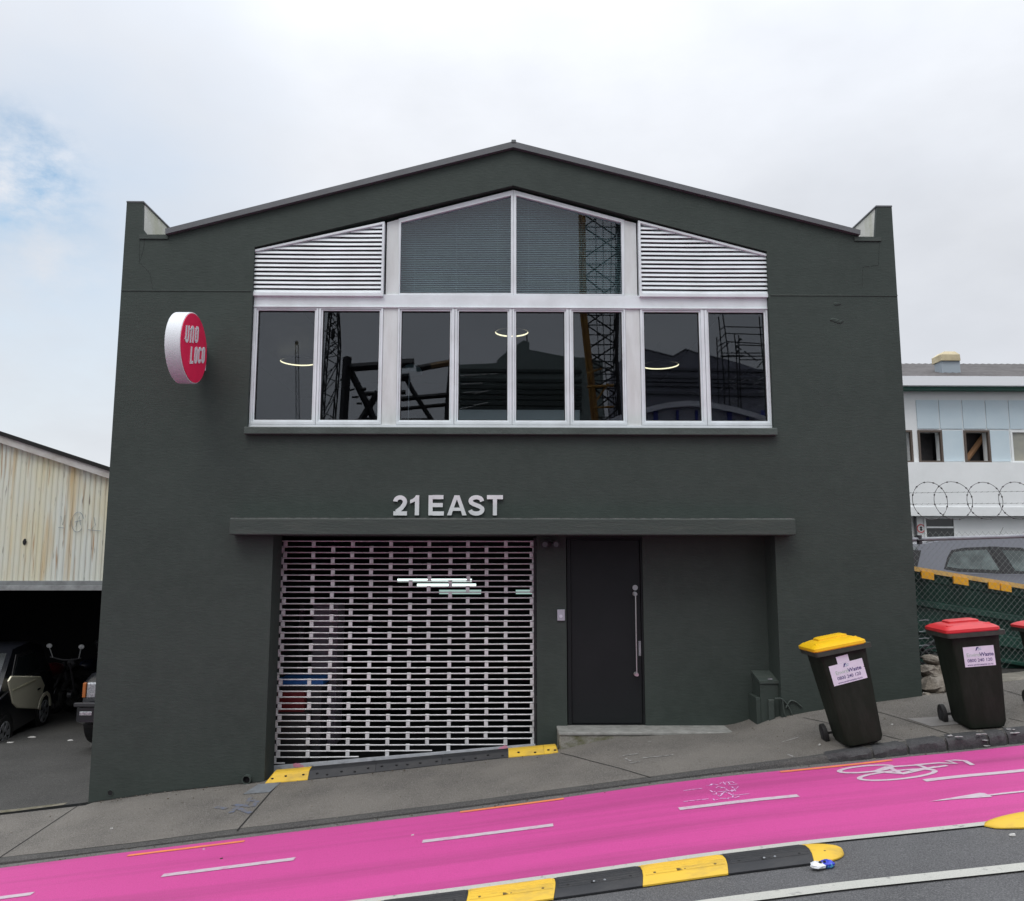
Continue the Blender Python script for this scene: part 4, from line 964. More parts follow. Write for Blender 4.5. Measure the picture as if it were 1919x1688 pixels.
for dz_, hh, pr in ((.0,.12,.03), (.34,.10,.055), (.62,.16,.07), (.92,.07,.05)):
    secs = []
    for x in (k0+.01, k1-.01):
        f = lambda d: y0+.02+(.14*(d/.35) if d < .35 else .14+.14*(d-.35)/1.0)
        t0, t1 = dz_+.03, dz_+hh+.03
        secs.append([(x, f(t0)-pr*.1, stop(x)-t0), (x, f(t0+.02)-pr, stop(x)-t0-.02), (x, f(t1-.02)-pr, stop(x)-t1+.02), (x, f(t1), stop(x)-t1), (x, f(t1)+.05, stop(x)-t1), (x, f(t0)+.05, stop(x)-t0)])
    mb = MB(); mb.loft(secs); mb.build('rib', SKG, SK)
mb = MB(); mb.loft([[(x, y0-.03, stop(x)-.028), (x, y0-.03, stop(x)+.030), (x, y0+.09, stop(x)+.036), (x, y0+.09, stop(x)-.02)] for x in (k0, k1)]); mb.build('rim', SKY_, SK)
for (a, b, t, u) in ((1725.5,1748.5,1067.5,1081), (1785.5,1813,1078,1091.5), (1851.5,1871.5,1089,1101.5), (1874,1893.5,1092,1104.5), (1960,1985,1106,1119)):
    A, B = at_y(a, t, y0-.04), at_y(b, t, y0-.04); h = (u-t)*.0068*1.0
    mb = MB(); mb.loft([[(x, y0-.055, stop(x)-.012-h), (x, y0-.055, stop(x)-.012), (x, y0-.0305, stop(x)-.012), (x, y0-.0305, stop(x)-.012-h)] for x in (A.x, B.x)]); mb.build('reflector', REFL, SK)
# cars
CARGLASS = mat('car_glass', (.04,.055,.053), .06, (.12,.155,.15), 2.2, 4, lo=.45, hi=.6, spec=.8)
TRIMB = mat('car_trim', (.012,.012,.013), .45)
RIMM = mat('alloy_rim', (.42,.43,.45), .35, metal=.6)
def car(name, label, loc, rot, width, body, top, taper, paint, glasses, wheels, wr, glazing=None):
    o = thing(name, label, 'car', loc, rot); hw = width/2
    c = Vector((sum(p[0] for p in body)/len(body), sum(p[1] for p in body)/len(body)))
    def sec(y, k): return [(c.x+(p[0]-c.x)*k, y, c.y+(p[1]-c.y)*k) for p in body]
    mb = MB(); mb.loft([sec(-hw,.955), sec(-hw+.02,.98), sec(-hw+.10,1), sec(hw-.10,1), sec(hw-.02,.98), sec(hw,.955)])
    mb.build('body', paint, o, local=True, smooth=True)
    z0 = min(p[1] for p in top); z1 = max(p[1] for p in top)
    def yw(z): return hw-.03-taper*max(0, (z-z0))/(z1-z0)
    mb = MB(); mb.loft([[(p[0], -yw(p[1]), p[1]) for p in top], [(p[0], -yw(p[1])+.05, p[1]+(.012 if p[1] > z0+.1 else 0)) for p in top], [(p[0], yw(p[1])-.05, p[1]+(.012 if p[1] > z0+.1 else 0)) for p in top], [(p[0], yw(p[1]), p[1]) for p in top]])
    mb.build('cabin', paint, o, local=True, smooth=True)
    for g in glasses:
        for s_ in (-1, 1):
            mb = MB(); mb.prism(g, .001, .008, fn=lambda u, v, a, s_=s_: (u, s_*(yw(v)+a), v)); w = mb.build('window', TRIMB, o, local=True)
            gc = Vector((sum(p[0] for p in g)/len(g), sum(p[1] for p in g)/len(g)))
            gi = [(gc.x+(p[0]-gc.x)*.88, gc.y+(p[1]-gc.y)*.76) for p in g]
            mb = MB(); mb.prism(gi, .0085, .012, fn=lambda u, v, a, s_=s_: (u, s_*(yw(v)+a), v)); mb.build('pane', glazing or CARGLASS, w, local=True)
    # front and rear screens on the sloping ends of the cabin
    for (a, b) in ((0, 1), (len(top)-1, len(top)-2)):
        A, B = Vector(top[a]), Vector(top[b]); sg = -1 if a == 0 else 1
        P0, P1 = A.lerp(B, .12), A.lerp(B, .90)
        mb = MB(); e = .006*sg
        q = [(P0.x+e, -yw(P0.y)+.07, P0.y+.004), (P0.x+e, yw(P0.y)-.07, P0.y+.004), (P1.x+e, yw(P1.y)-.07, P1.y+.004), (P1.x+e, -yw(P1.y)+.07, P1.y+.004)]
        mb.loft([q, [(x+e, y, z+.003) for x, y, z in q]]); mb.build('screen', glazing or CARGLASS, o, local=True)
    for x in wheels:
        for s_ in (-1, 1):
            mb = MB(); mb.disc((x,0,wr), 1, wr+.05, wr+.05, s_*(hw-.26), s_*(hw+.004), 30); mb.build('wheel_arch', TRIMB, o, local=True)
            mb = MB(); mb.disc((x,0,wr), 1, wr, wr, s_*(hw-.19), s_*(hw+.012), 32); w = mb.build('wheel', TYRE, o, local=True, bevel=.015)
            mb = MB()
            for k in range(6):
                a = 2*math.pi*k/6; mb.add([], [])
                d0 = Vector((math.cos(a), 0, math.sin(a))); t = Vector((-math.sin(a), 0, math.cos(a)))
                P = Vector((x, 0, wr)); q = []
                for r_, hw_ in ((.04*1, .03), (wr*.64, .045)):
                    q.append((P+d0*r_-t*hw_, P+d0*r_+t*hw_))
                yA, yB = s_*(hw+.013), s_*(hw+.022)
                mb.loft([[(v.x, yA, v.z) for v in (q[0][0], q[0][1], q[1][1], q[1][0])], [(v.x, yB, v.z) for v in (q[0][0], q[0][1], q[1][1], q[1][0])]])
            n = 28; ro_, ri_ = wr*.68, wr*.60
            mb.prism([(x+ro_*math.cos(2*math.pi*k/n), wr+ro_*math.sin(2*math.pi*k/n)) for k in range(n)], s_*(hw+.013), s_*(hw+.020), holes=[[(x+ri_*math.cos(2*math.pi*k/n), wr+ri_*math.sin(2*math.pi*k/n)) for k in range(n)]])
            mb.build('rim', RIMM, w, local=True)
    return o, yw, hw
SILV = mat('silver_paint', (.165,.17,.195), .35, metal=.3, coat=.6)
gz = yard(8, 4.0)
def loc_(px, py, y=4.02): p = at_y(px, py, y); return (p.x-6.5, p.z-gz)
car('silver_hatchback', 'silver grey hatchback parked in the yard behind the fence and skip', (6.5, 4.85, gz), (0,0,0), 1.68,
    [(.08,.30),(.0,.55),(.04,.82),(.20,.90),(1.4,.89),(2.9,.88),(3.7,.80),(4.02,.66),(4.06,.40),(3.95,.22),(.25,.22)],
    [(.16,.86),(.46,1.36),(.95,1.445),(1.75,1.50),(2.35,1.45),(3.25,.86)], .17, SILV,
    [[loc_(1772,1066),loc_(1782,1043),loc_(1791,1030.5),loc_(1815,1026),loc_(1863,1024),loc_(1884,1075),loc_(1800,1071)],
     [loc_(1880,1024.5),loc_(1925,1026),loc_(1985,1078),loc_(1903,1076)]], (.75,3.25), .30)
bd = bpy.data.objects['silver_hatchback']
mb = MB(); mb.prism([loc_(1704,1029),loc_(1733,1031),(loc_(1722,1061)),loc_(1704,1063)], .009, .013, fn=lambda u, v, a: (u, -((.84-.03-.17*max(0,(v-.86)/(1.50-.86)))+a), v)); mb.build('rear_quarter_glass', TRIMB, bd, local=True)
mb = MB(); a, b = loc_(1786.5,1036), loc_(1799,1071)
mb.tube([(a[0], -.70, a[1]), (b[0], -.775, b[1])], .010, 6); mb.build('quarter_divider', TRIMB, bd, local=True)
mb = MB(); mb.prism([loc_(1862,1023.5),loc_(1882,1024),loc_(1905,1077.5),loc_(1883,1076.5)], .0085, .0125, fn=lambda u, v, a: (u, -((.84-.03-.17*max(0,(v-.86)/(1.50-.86)))+a), v)); mb.build('door_pillar', TRIMB, bd, local=True)
mb = MB(); mb.tube([(.62,-.58,1.40),(1.0,-.585,1.462),(1.75,-.585,1.512),(2.3,-.585,1.475)], .012, 6); mb.build('roof_strip', TRIMB, bd, local=True)
# white building beyond
wy = 10.6
WB = thing('white_building', 'white two storey building with pale blue window panels beyond the yard', 'building', (14, wy, -1.2))
WW = mat('white_wall_paint', (.82,.84,.84), .6, (.77,.79,.79), 2, bump=.08, bscale=20)
WPAN = mat('pale_panel', (.57,.67,.72), .35, (.51,.62,.68), 1.5)
def q_(px, py, y=wy): p = at_y(px, py, y); return p.x, p.z
xa = 8.0; xb = 22.0
def zq(py, y=wy, px=1800): return at_y(px, py, y).z
MB().box(xa, xb, wy+.001, wy+.25, zq(866.5), zq(728)).build('wall', WW, WB) if False else None
ops = []
cols = [1652,1696.5,1705.5,1717.5,1760,1803,1846.5,1890.5,1935,1980]
# opening boxes (left px, right px)
op = [(1690,1706), (1721,1762), (1807,1851), (1894,1938)]
H = [[(q_(a,808)[0], zq(865)), (q_(b,808)[0], zq(865)), (q_(b,808)[0], zq(808.5)), (q_(a,808)[0], zq(808.5))] for a, b in op]
mb = MB(); mb.prism([(xa, zq(866.5)), (xb, zq(866.5)), (xb, zq(727)), (xa, zq(727))], wy, wy+.25, holes=H); mb.build('upper_wall', WW, WB)
for i, h in enumerate(H):
    mb = MB(); mb.ring(h[0][0]-.03, h[1][0]+.03, h[0][1]-.03, h[2][1]+.03, .05, wy-.03, wy+.05); w = mb.build('window', WW if i == 3 else mat('brown_frame', (.10,.075,.06), .6), WB)
    if i == 3: mb = MB().box(h[0][0]+.02, h[1][0]-.02, wy+.02, wy+.03, h[0][1]+.02, h[2][1]-.02); mb.build('pane', mat('grey_pane', (.22,.23,.22), .2, (.34,.33,.27), 1.2), w)
    else: mb = MB().box(h[0][0]-.02, h[1][0]+.02, wy+.45, wy+.5, h[0][1]-.02, h[2][1]+.02); mb.build('dark_room', mat('room_shadow', (.05,.045,.045), .8, (.02,.02,.02), 1.5), w)
MB().box(xa, xb, wy+2.6, wy+2.7, -2, zq(728)).box(xa, xb, wy+.26, wy+2.59, zq(722), zq(722)+.05).build('inner_partition', mat('partition_dark', (.05,.045,.045), .8), WB)
a, b = q_(1812,862,wy+.3), q_(1846,815,wy+.3); mb = MB(); mb.bar((a[0],wy+.33,a[1]), (b[0],wy+.33,b[1]), .10); mb.build('timber_brace', mat('brace_timber', (.32,.17,.08), .7), WB)
mid = [(1660,1694),(1717.5,1757.5),(1760,1801),(1803.5,1844.5),(1847,1888),(1890.5,1932),(1935,1977)]
for a, b in mid: MB().box(q_(a,775)[0], q_(b,775)[0], wy-.025, wy-.001, zq(803.5), zq(750)).build('panel', WPAN, WB)
for a, b in ((1765,1804), (1853.5,1891), (1941,1980)): MB().box(q_(a,835)[0], q_(b,835)[0], wy-.025, wy-.001, zq(864), zq(807)).build('panel', WPAN, WB)
MB().box(xa, xb, wy-.16, wy-.002, zq(966.5,wy-.1), zq(866.5,wy-.1)).build('balcony_band', WW, WB)
MB().box(xa, xb, wy-.20, wy-.161, zq(966.5,wy-.2), zq(950,wy-.2)).build('band_edge', WW, WB)
MB().box(xa, xb, wy+.05, wy+.3, -3, zq(966.5)).build('lower_wall', WW, WB)
lw = wy+.05
h = [(q_(1735.5,1007,lw)[0], zq(1007,lw)), (q_(1788.5,1007,lw)[0], zq(971,lw))]
mb = MB(); mb.ring(h[0][0]-.04, h[1][0]+.04, h[0][1]-.04, h[1][1]+.04, .05, lw-.03, lw-.001); w = mb.build('window', WW, WB)
MB().box(h[0][0]+.01, h[1][0]-.01, lw-.006, lw-.002, h[0][1], h[1][1]).build('pane', mat('dark_pane', (.025,.028,.028), .15), w)
zz = zq(988,lw); MB().box(h[0][0], h[1][0], lw-.03, lw-.0065, zz-.02, zz+.02).build('glazing_bar', WW, w)
xp = q_(1717,985,lw)[0]; MB().tube([(xp-.05,lw-.06,-1.5),(xp-.05,lw-.06,zq(968,lw))], .035, 8).build('downpipe', mat('pipe_dark', (.06,.06,.065), .6), WB)
MB().box(xa, xb, wy-.30, wy-.001, zq(729,wy-.3), zq(722.5,wy-.3)).build('green_band', mat('green_band', (.03,.12,.09), .6), WB)
MB().box(xa, xb, wy-.45, wy-.001, zq(722,wy-.45), zq(704.5,wy-.45)).build('gutter', mat('gutter_white', (.78,.80,.82), .4), WB)
RF = mat('old_roof_iron', (.085,.078,.076), .7, (.050,.044,.042), 3, 7, (.6,1,1), lo=.4, hi=.62)
secs = []; zt = zq(704.5,wy-.45); zr_ = zq(682,wy+3.2)
mb = MB(); n = 150; prof = []
for i in range(n+1):
    x = xa+(xb-xa)*i/n; d = .02 if i % 2 else 0; prof.append((x, d))
vs = []; fs = []
for x, d in prof: vs += [(x, wy-.42, zt-.01+d), (x, wy+3.2, zr_+d), (x, wy+7, zt+d)]
for i in range(n): a = 3*i; fs += [(a, a+3, a+4, a+1), (a+1, a+4, a+5, a+2)]
mb.add(vs, fs); mb.build('roof', RF, WB)
p0, p1 = at_y(1766,700,wy+.5), at_y(1800.5,700,wy+.5)
zc0_, zc1_ = at_y(1778,704,wy+.5).z-.3, at_y(1778,676,wy+.5).z
ch = MB().box(p0.x, p1.x, wy+.5, wy+.85, zc0_, zc1_).build('chimney', mat('chimney_blue_grey', (.33,.38,.42), .7), WB)
q0, q1 = at_y(1764,670,wy+.45), at_y(1797,670,wy+.45)
zt_ = at_y(1778,657,wy+.45).z
mb = MB(); mb.loft([[(q0.x+.0,wy+.45,zc1_),(q1.x+.04,wy+.45,zc1_),(q1.x+.04,wy+.92,zc1_),(q0.x,wy+.92,zc1_)], [(q0.x,wy+.45,zc1_+.16),(q1.x+.03,wy+.45,zc1_+.16),(q1.x+.03,wy+.92,zc1_+.16),(q0.x,wy+.92,zc1_+.16)], [(q0.x+.13,wy+.52,zt_),(q1.x-.05,wy+.52,zt_),(q1.x-.05,wy+.86,zt_),(q0.x+.13,wy+.86,zt_)]])
mb.build('chimney_cap', mat('chimney_cream', (.62,.54,.36), .75, (.45,.38,.24), 3), ch)

sgp = at_y(1727.5,990,wy-.0); o = thing('prohibition_sign', 'small round white sign with a red ring left of the lower window', 'sign', tuple(sgp))
MB().disc((sgp.x,0,sgp.z), 1, .13, .13, lw-.012, lw-.002, 28).build('plate', mat('plate_white', (.72,.72,.72), .4), o)
n = 28; mb = MB(); mb.prism([(sgp.x+.105*math.cos(2*math.pi*k/n), sgp.z+.105*math.sin(2*math.pi*k/n)) for k in range(n)], lw-.017, lw-.0125, holes=[[(sgp.x+.083*math.cos(2*math.pi*k/n), sgp.z+.083*math.sin(2*math.pi*k/n)) for k in range(n)]]); mb.build('red_ring', mat('ring_red', (.60,.03,.03), .5), o)
MB().disc((sgp.x,0,sgp.z+.022), 1, .026, .026, lw-.017, lw-.0125, 14).disc((sgp.x,0,sgp.z-.03), 1, .03, .022, lw-.017, lw-.0125, 14).build('symbol', BLACK, o)
# ------------------------------------------------------------------ left hand side: old clad building over the car park
cy = 4.6
CPB = thing('carport_building', 'cream ribbed metal clad upper storey with rust streaks over an open dark car park', 'building', (-9, cy, -2.8))
CREAM = mat('weathered_cream', (.66,.62,.42), .6, (.64,.68,.62), .7, 6, (1.6,1,.35), lo=.36, hi=.60)
def add_rust(m):
    nt = m.node_tree; N = nt.nodes; L = nt.links; b = N['Principled BSDF']; src = b.inputs['Base Color'].links[0].from_socket
    tc = N.new('ShaderNodeTexCoord')
    prev = src
    for sc, st, lo, hi, col, amt in ((1.0, (5.0,1,.40), .55, .70, (.52,.36,.15), .75), (1.0, (13,1,.8), .60, .70, (.32,.17,.06), .85), (1.0, (26,1,2.2), .645, .71, (.09,.065,.05), .85)):
        mp = N.new('ShaderNodeMapping'); mp.inputs['Scale'].default_value = st; L.new(tc.outputs['Object'], mp.inputs[0])
        n = N.new('ShaderNodeTexNoise'); n.inputs['Scale'].default_value = sc; n.inputs['Detail'].default_value = 3; L.new(mp.outputs[0], n.inputs['Vector'])
        r = N.new('ShaderNodeMapRange'); r.inputs['From Min'].default_value = lo; r.inputs['From Max'].default_value = hi; r.inputs['To Max'].default_value = amt; L.new(n.outputs['Fac'], r.inputs['Value'])
        mx = N.new('ShaderNodeMix'); mx.data_type = 'RGBA'; mx.inputs['B'].default_value = (*col, 1)
        L.new(prev, mx.inputs['A']); L.new(r.outputs[0], mx.inputs['Factor']); prev = mx.outputs['Result']
    L.new(prev, b.inputs['Base Color'])
add_rust(CREAM)
cl = at_y(-3, 820, cy); cr = at_y(207, 889, cy)
def rz(x): return cl.z+(cr.z-cl.z)*(x-cl.x)/(cr.x-cl.x)
bz = at_y(100, 1088, cy).z
mb = MB(); vs = []; fs = []; x = -15.0; i = 0; per = .092
while x < -4.9:
    for dx, dy in ((0,0),(.016,-.010),(.052,-.010),(.068,0)):
        xx = x+dx; vs += [(xx, cy+dy, bz), (xx, cy+dy, rz(xx)-.02), ]
    x += per
n = len(vs)//2
for i in range(n-1): fs.append((2*i, 2*i+2, 2*i+3, 2*i+1))
k = len(vs); vs += [(v[0], cy+.06, v[2]) for v in vs[:k]]
for i in range(n-1): fs.append((k+2*i+1, k+2*i+3, k+2*i+2, k+2*i))
mb.add(vs, fs); mb.build('cladding', CREAM, CPB)
FASC = mat('fascia_grey_white', (.58,.57,.55), .6, (.44,.42,.38), 4)
x0, x1 = -15.0, -4.9
def slab(d0, d1, ya, yb): return MB().loft([[(x, ya, rz(x)+d0), (x, ya, rz(x)+d1), (x, yb, rz(x)+d1), (x, yb, rz(x)+d0)] for x in (x0, x1)])
slab(-.07, .055, cy-.10, cy-.021).build('fascia', FASC, CPB)
slab(.056, .125, cy-.13, cy-.03).build('roof_edge', mat('dark_roof', (.010,.010,.010), .9), CPB)
BEAM = mat('grey_beam', (.23,.25,.25), .6, (.16,.17,.17), 6)
MB().box(x0, x1, cy-.05, cy+.10, bz-.075, bz-.001).build('upper_beam', BEAM, CPB, bevel=.006)
MB().box(x0, x1, cy-.085, cy+.02, bz-.16, bz-.076).build('lower_beam', mat('beam_edge', (.32,.34,.34), .6, (.2,.21,.21), 6), CPB, bevel=.006)
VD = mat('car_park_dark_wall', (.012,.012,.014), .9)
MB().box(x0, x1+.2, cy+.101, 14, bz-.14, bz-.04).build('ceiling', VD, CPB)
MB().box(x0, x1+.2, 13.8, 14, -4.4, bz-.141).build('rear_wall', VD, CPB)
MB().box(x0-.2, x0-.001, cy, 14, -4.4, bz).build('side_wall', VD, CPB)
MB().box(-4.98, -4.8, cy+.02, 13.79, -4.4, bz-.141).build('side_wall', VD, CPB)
GRF = mat('faint_marker', (.22,.27,.30), .8)
c = at_y(145, 978, cy-.03); mb = MB()
for pl in ([(c.x+.10*math.cos(R(a)), c.z+.17*math.sin(R(a))) for a in range(20, 330, 20)], [(c.x-.03,c.z-.08),(c.x+.02,c.z+.10),(c.x+.05,c.z-.05)], [(c.x-.05,c.z),(c.x+.06,c.z+.03)], [(c.x-.32,c.z-.09),(c.x-.22,c.z-.10)], [(c.x-.29,c.z+.1),(c.x-.25,c.z-.05),(c.x-.22,c.z+.12)], [(c.x+.24,c.z-.12),(c.x+.30,c.z-.05),(c.x+.27,c.z+.08)], [(c.x+.18,c.z-.13),(c.x+.40,c.z-.15)]):
    mb.tube([(a, cy-.0205, b) for a, b in pl], .004, 4)
mb.build('graffiti_scribble', GRF, CPB)
p = at_y(46, 1015, cy-.02); MB().ball((p.x, cy-.018, p.z), .03, .006, .055, 8, .3).build('hole_in_cladding', BLACK, CPB)
# small two-seat car with a cream door
gz2 = lot(-8.4, 4.6)
DKG = mat('dark_car_glass', (.010,.013,.014), .12, spec=.3)
DARKP = mat('dark_car_paint', (.007,.008,.011), .3, coat=.5)
CREAMP = mat('cream_car_paint', (.90,.86,.66), .35, coat=.5)
pf = at_y(10, 1345, 13.4-9.4); pr = at_y(82, 1325, 14.9-9.4)
hd = math.atan2(pf.y-pr.y, pf.x-pr.x)
hwid = .74
ctr = Vector((pr.x, pr.y, 0)); dirv = Vector((math.cos(hd), math.sin(hd), 0)); left = Vector((-dirv.y, dirv.x, 0))
org = ctr-dirv*.45-left*hwid
tiltp = math.atan2(lot(-8.4,5.5)-lot(-8.4,4.0), 1.5)
sc_, ywf, hwf = car('small_car', 'tiny two seat car with a cream door and dark body in the dark car park', (org.x, org.y, lot(org.x, org.y)+.0), (0, tiltp*0+.05, hd), 1.48,
    [(.05,.32),(.0,.6),(.08,.92),(.5,1.0),(1.7,.97),(2.25,.85),(2.5,.6),(2.52,.35),(2.4,.22),(.2,.22)],
    [(.10,.95),(.25,1.40),(.7,1.52),(1.35,1.50),(2.15,.92)], .16, DARKP, [[(.45,1.0),(.55,1.38),(1.30,1.40),(1.72,1.0)]], (.45,1.98), .285, DKG)
sp0 = org+left*hwid
def sdp(px, py):
    d = ray(px, py); t = (sp0-CAM).dot(left)/d.dot(left); q = CAM+d*t; return ((q-org).dot(dirv), q.z-lot(org.x, org.y)+.05*(q-org).dot(dirv))
mb = MB(); mb.prism([sdp(*q) for q in ((17,1275),(23,1265.5),(77,1266),(84,1283),(80,1297),(74,1310),(70,1328),(32,1326),(24,1317))], hwf-.01, hwf+.018, fn=lambda u, v, a: (u, a, v)); dr = mb.build('door', CREAMP, sc_, local=True, bevel=.012)
hu, hv = sdp(72,1290)
MB().box(hu-.05, hu+.05, hwf+.0185, hwf+.032, hv-.012, hv+.012).build('handle', TRIMB, dr, local=True)
cu_, cv_ = sdp(24,1293); cw_, cx2 = sdp(66,1293)
MB().box(min(cu_,cw_), max(cu_,cw_), hwf+.0185, hwf+.022, cv_-.012, cv_+.01).build('crease', mat('cream_shadow', (.74,.70,.50), .4), dr, local=True)
mb = MB(); mb.prism([sdp(*q) for q in ((70,1328),(74,1311),(81,1298),(88,1294),(93,1299),(95,1312),(94,1322),(91.5,1322),(90.5,1306),(87,1301),(81,1306),(76.5,1317),(75,1330))], hwf-.02, hwf+.022, fn=lambda u, v, a: (u, a, v)); mb.build('wheel_arch_panel', CREAMP, sc_, local=True, bevel=.01)
# dark four wheel drive nosing out of the car park
sgz = lot(-5.7, 2.9)
CHR = mat('lamp_chrome', (.62,.63,.65), .18, (.25,.26,.28), 40, metal=.6)
AMB = mat('amber_lens', (.42,.13,.03), .3)
su, sy_, shw = car('four_wheel_drive', 'dark four wheel drive nosing out of the car park beside the green building', (at_y(136,1330,2.75).x+.75, 7.2, sgz-.03), (0, R(-1.5), R(-90)), 1.50,
    [(.05,.40),(0,.7),(.05,1.0),(.4,1.06),(2.9,1.06),(4.05,1.0),(4.25,.9),(4.27,.60),(4.42,.56),(4.42,.36),(4.25,.30),(.3,.34)],
    [(.10,1.04),(.22,1.60),(.8,1.74),(2.1,1.72),(2.9,1.04)], .16, DARKP, [[(.4,1.1),(.5,1.6),(1.1,1.64),(1.1,1.1)], [(1.2,1.1),(1.2,1.64),(2.0,1.6),(2.5,1.1)]], (.85,3.72), .35, DKG)
for s_ in (-1, 1):
    MB().box(4.19, 4.275, s_*.53-.145, s_*.53+.145, .66, .90).build('headlight', CHR, su, local=True, bevel=.03)
    MB().box(4.18, 4.28, s_*.70-.025, s_*.70+.025, .68, .89).build('indicator', AMB, su, local=True, bevel=.01)
    MB().box(4.40, 4.432, s_*.58-.09, s_*.58+.09, .45, .51).build('fog_light', CHR, su, local=True, bevel=.01)
MB().box(4.38, 4.45, -.75, .75, .575, .63).build('bumper_strip', mat('grey_plastic', (.030,.030,.033), .6), su, local=True, bevel=.01)
MB().box(4.2, 4.285, -.36, .36, .66, .88).build('grille', RBLACK, su, local=True, bevel=.01)
# motorcycles in the dark
BIKEST = mat('dull_bike_steel', (.10,.10,.105), .45, metal=.4)
def motorbike(px, d, yaw, label, col, plate):
    y = d-9.4; p = at_y(px, 1300, y); g = lot(p.x, y)
    o = thing('motorcycle', label, 'motorcycle', (p.x, y, g), (0,0,yaw), 'motorcycles at the back of the car park')
    for x in (-.68, .68):
        mb = MB(); mb.tube([(x+.27*math.cos(2*math.pi*k/24), 0, .32+.27*math.sin(2*math.pi*k/24)) for k in range(24)], .055, 8, closed=True)
        w = mb.build('wheel', TYRE, o, local=True, smooth=True)
        mb = MB(); mb.disc((x,0,.32), 1, .09, .09, -.05, .05, 16)
        for k in range(5): mb.tube([(x,0,.32),(x+.25*math.cos(1.256*k),0,.32+.25*math.sin(1.256*k))], .014, 5)
        mb.build('rim', BIKEST, w, local=True)
    mb = MB(); mb.loft([rrect(0,0,.02,.05,.015,0)]) if False else None
    mb = MB(); mb.ball((.12,0,.86), .30, .14, .13, 14); mb.build('tank', col, o, local=True, smooth=True)
    mb = MB(); mb.ball((-.40,0,.84), .38, .13, .06, 12); mb.build('seat', RBLACK, o, local=True, smooth=True)
    mb = MB(); mb.tube([(.68,.07,.32),(.48,.07,.95)], .022, 7).tube([(.68,-.07,.32),(.48,-.07,.95)], .022, 7).tube([(.45,-.36,1.05),(.48,-.1,1.0),(.48,.1,1.0),(.45,.36,1.05)], .014, 7); mb.build('fork', BIKEST, o, local=True)
    mb = MB(); mb.tube([(.45,0,.85),(.1,0,.35),(-.3,0,.35),(-.68,0,.32)], .03, 7).tube([(-.3,0,.35),(-.5,0,.80)], .025, 7).ball((-.05,0,.48), .22, .15, .17, 10); mb.build('frame', TRIMB, o, local=True)
    mb = MB(); mb.tube([(.0,.13,.30),(-.5,.16,.28),(-.85,.16,.36)], [.03,.045,.05], 9); mb.build('exhaust', BIKEST, o, local=True)
    for s_ in (-1, 1): mb = MB(); mb.tube([(.45,s_*.3,1.04),(.42,s_*.36,1.22)], .008, 5).ball((.42,s_*.37,1.26), .02, .07, .045, 10); mb.build('mirror', mat('mirror_face', (.80,.80,.80), .3) if plate else TRIMB, o, local=True)
    if plate: mb = MB(); mb.box(-.93, -.91, -.11, .11, .50, .66); mb.build('number_plate', PAPER, o, local=True)
    mb = MB(); mb.ball((.62,0,.92), .08, .09, .09, 12); mb.build('headlamp', BIKEST, o, local=True)
    return o
motorbike(84, 15.8, R(75), 'dark red motorcycle with a pale plate in the middle of the car park', mat('bike_red', (.10,.008,.012), .3, coat=.5), True)
motorbike(160, 17.0, R(60), 'blue black motorcycle behind the dark four wheel drive', mat('bike_blue', (.008,.012,.03), .3, coat=.5), False)
# ------------------------------------------------------------------ across the street (seen mirrored in the windows)
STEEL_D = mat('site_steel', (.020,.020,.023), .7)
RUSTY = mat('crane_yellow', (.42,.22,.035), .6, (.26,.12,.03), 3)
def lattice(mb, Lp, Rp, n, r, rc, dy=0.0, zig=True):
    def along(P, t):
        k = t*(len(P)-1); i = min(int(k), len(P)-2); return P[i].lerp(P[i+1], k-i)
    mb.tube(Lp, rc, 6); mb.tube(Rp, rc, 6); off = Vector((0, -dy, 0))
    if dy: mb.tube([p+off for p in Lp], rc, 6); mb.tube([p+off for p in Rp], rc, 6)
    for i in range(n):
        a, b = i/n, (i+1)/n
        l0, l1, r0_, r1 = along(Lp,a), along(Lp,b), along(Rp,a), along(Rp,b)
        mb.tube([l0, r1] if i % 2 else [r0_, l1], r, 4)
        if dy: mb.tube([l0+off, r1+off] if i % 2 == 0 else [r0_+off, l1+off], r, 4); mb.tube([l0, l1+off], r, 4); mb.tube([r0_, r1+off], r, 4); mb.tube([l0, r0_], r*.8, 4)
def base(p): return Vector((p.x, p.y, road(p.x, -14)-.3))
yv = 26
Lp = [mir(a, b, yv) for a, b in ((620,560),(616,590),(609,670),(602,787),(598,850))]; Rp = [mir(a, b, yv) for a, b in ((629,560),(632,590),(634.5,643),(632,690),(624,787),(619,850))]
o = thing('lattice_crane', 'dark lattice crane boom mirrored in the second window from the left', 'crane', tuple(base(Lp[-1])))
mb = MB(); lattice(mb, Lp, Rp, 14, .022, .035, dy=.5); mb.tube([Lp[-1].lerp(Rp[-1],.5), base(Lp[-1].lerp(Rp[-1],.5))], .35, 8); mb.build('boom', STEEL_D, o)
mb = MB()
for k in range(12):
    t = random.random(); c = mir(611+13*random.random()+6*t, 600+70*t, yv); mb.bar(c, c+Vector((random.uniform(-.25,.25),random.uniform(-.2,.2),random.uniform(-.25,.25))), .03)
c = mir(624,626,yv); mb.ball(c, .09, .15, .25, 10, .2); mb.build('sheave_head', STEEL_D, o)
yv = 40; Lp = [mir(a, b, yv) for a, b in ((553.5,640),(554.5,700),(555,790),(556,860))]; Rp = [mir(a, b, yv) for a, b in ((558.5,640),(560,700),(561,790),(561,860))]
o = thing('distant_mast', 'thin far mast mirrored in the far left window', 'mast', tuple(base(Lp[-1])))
mb = MB(); lattice(mb, Lp, Rp, 22, .012, .022); mb.tube([Lp[-1], base(Lp[-1])], .1, 6); mb.build('mast_frame', mat('far_steel', (.10,.10,.11), .7), o)
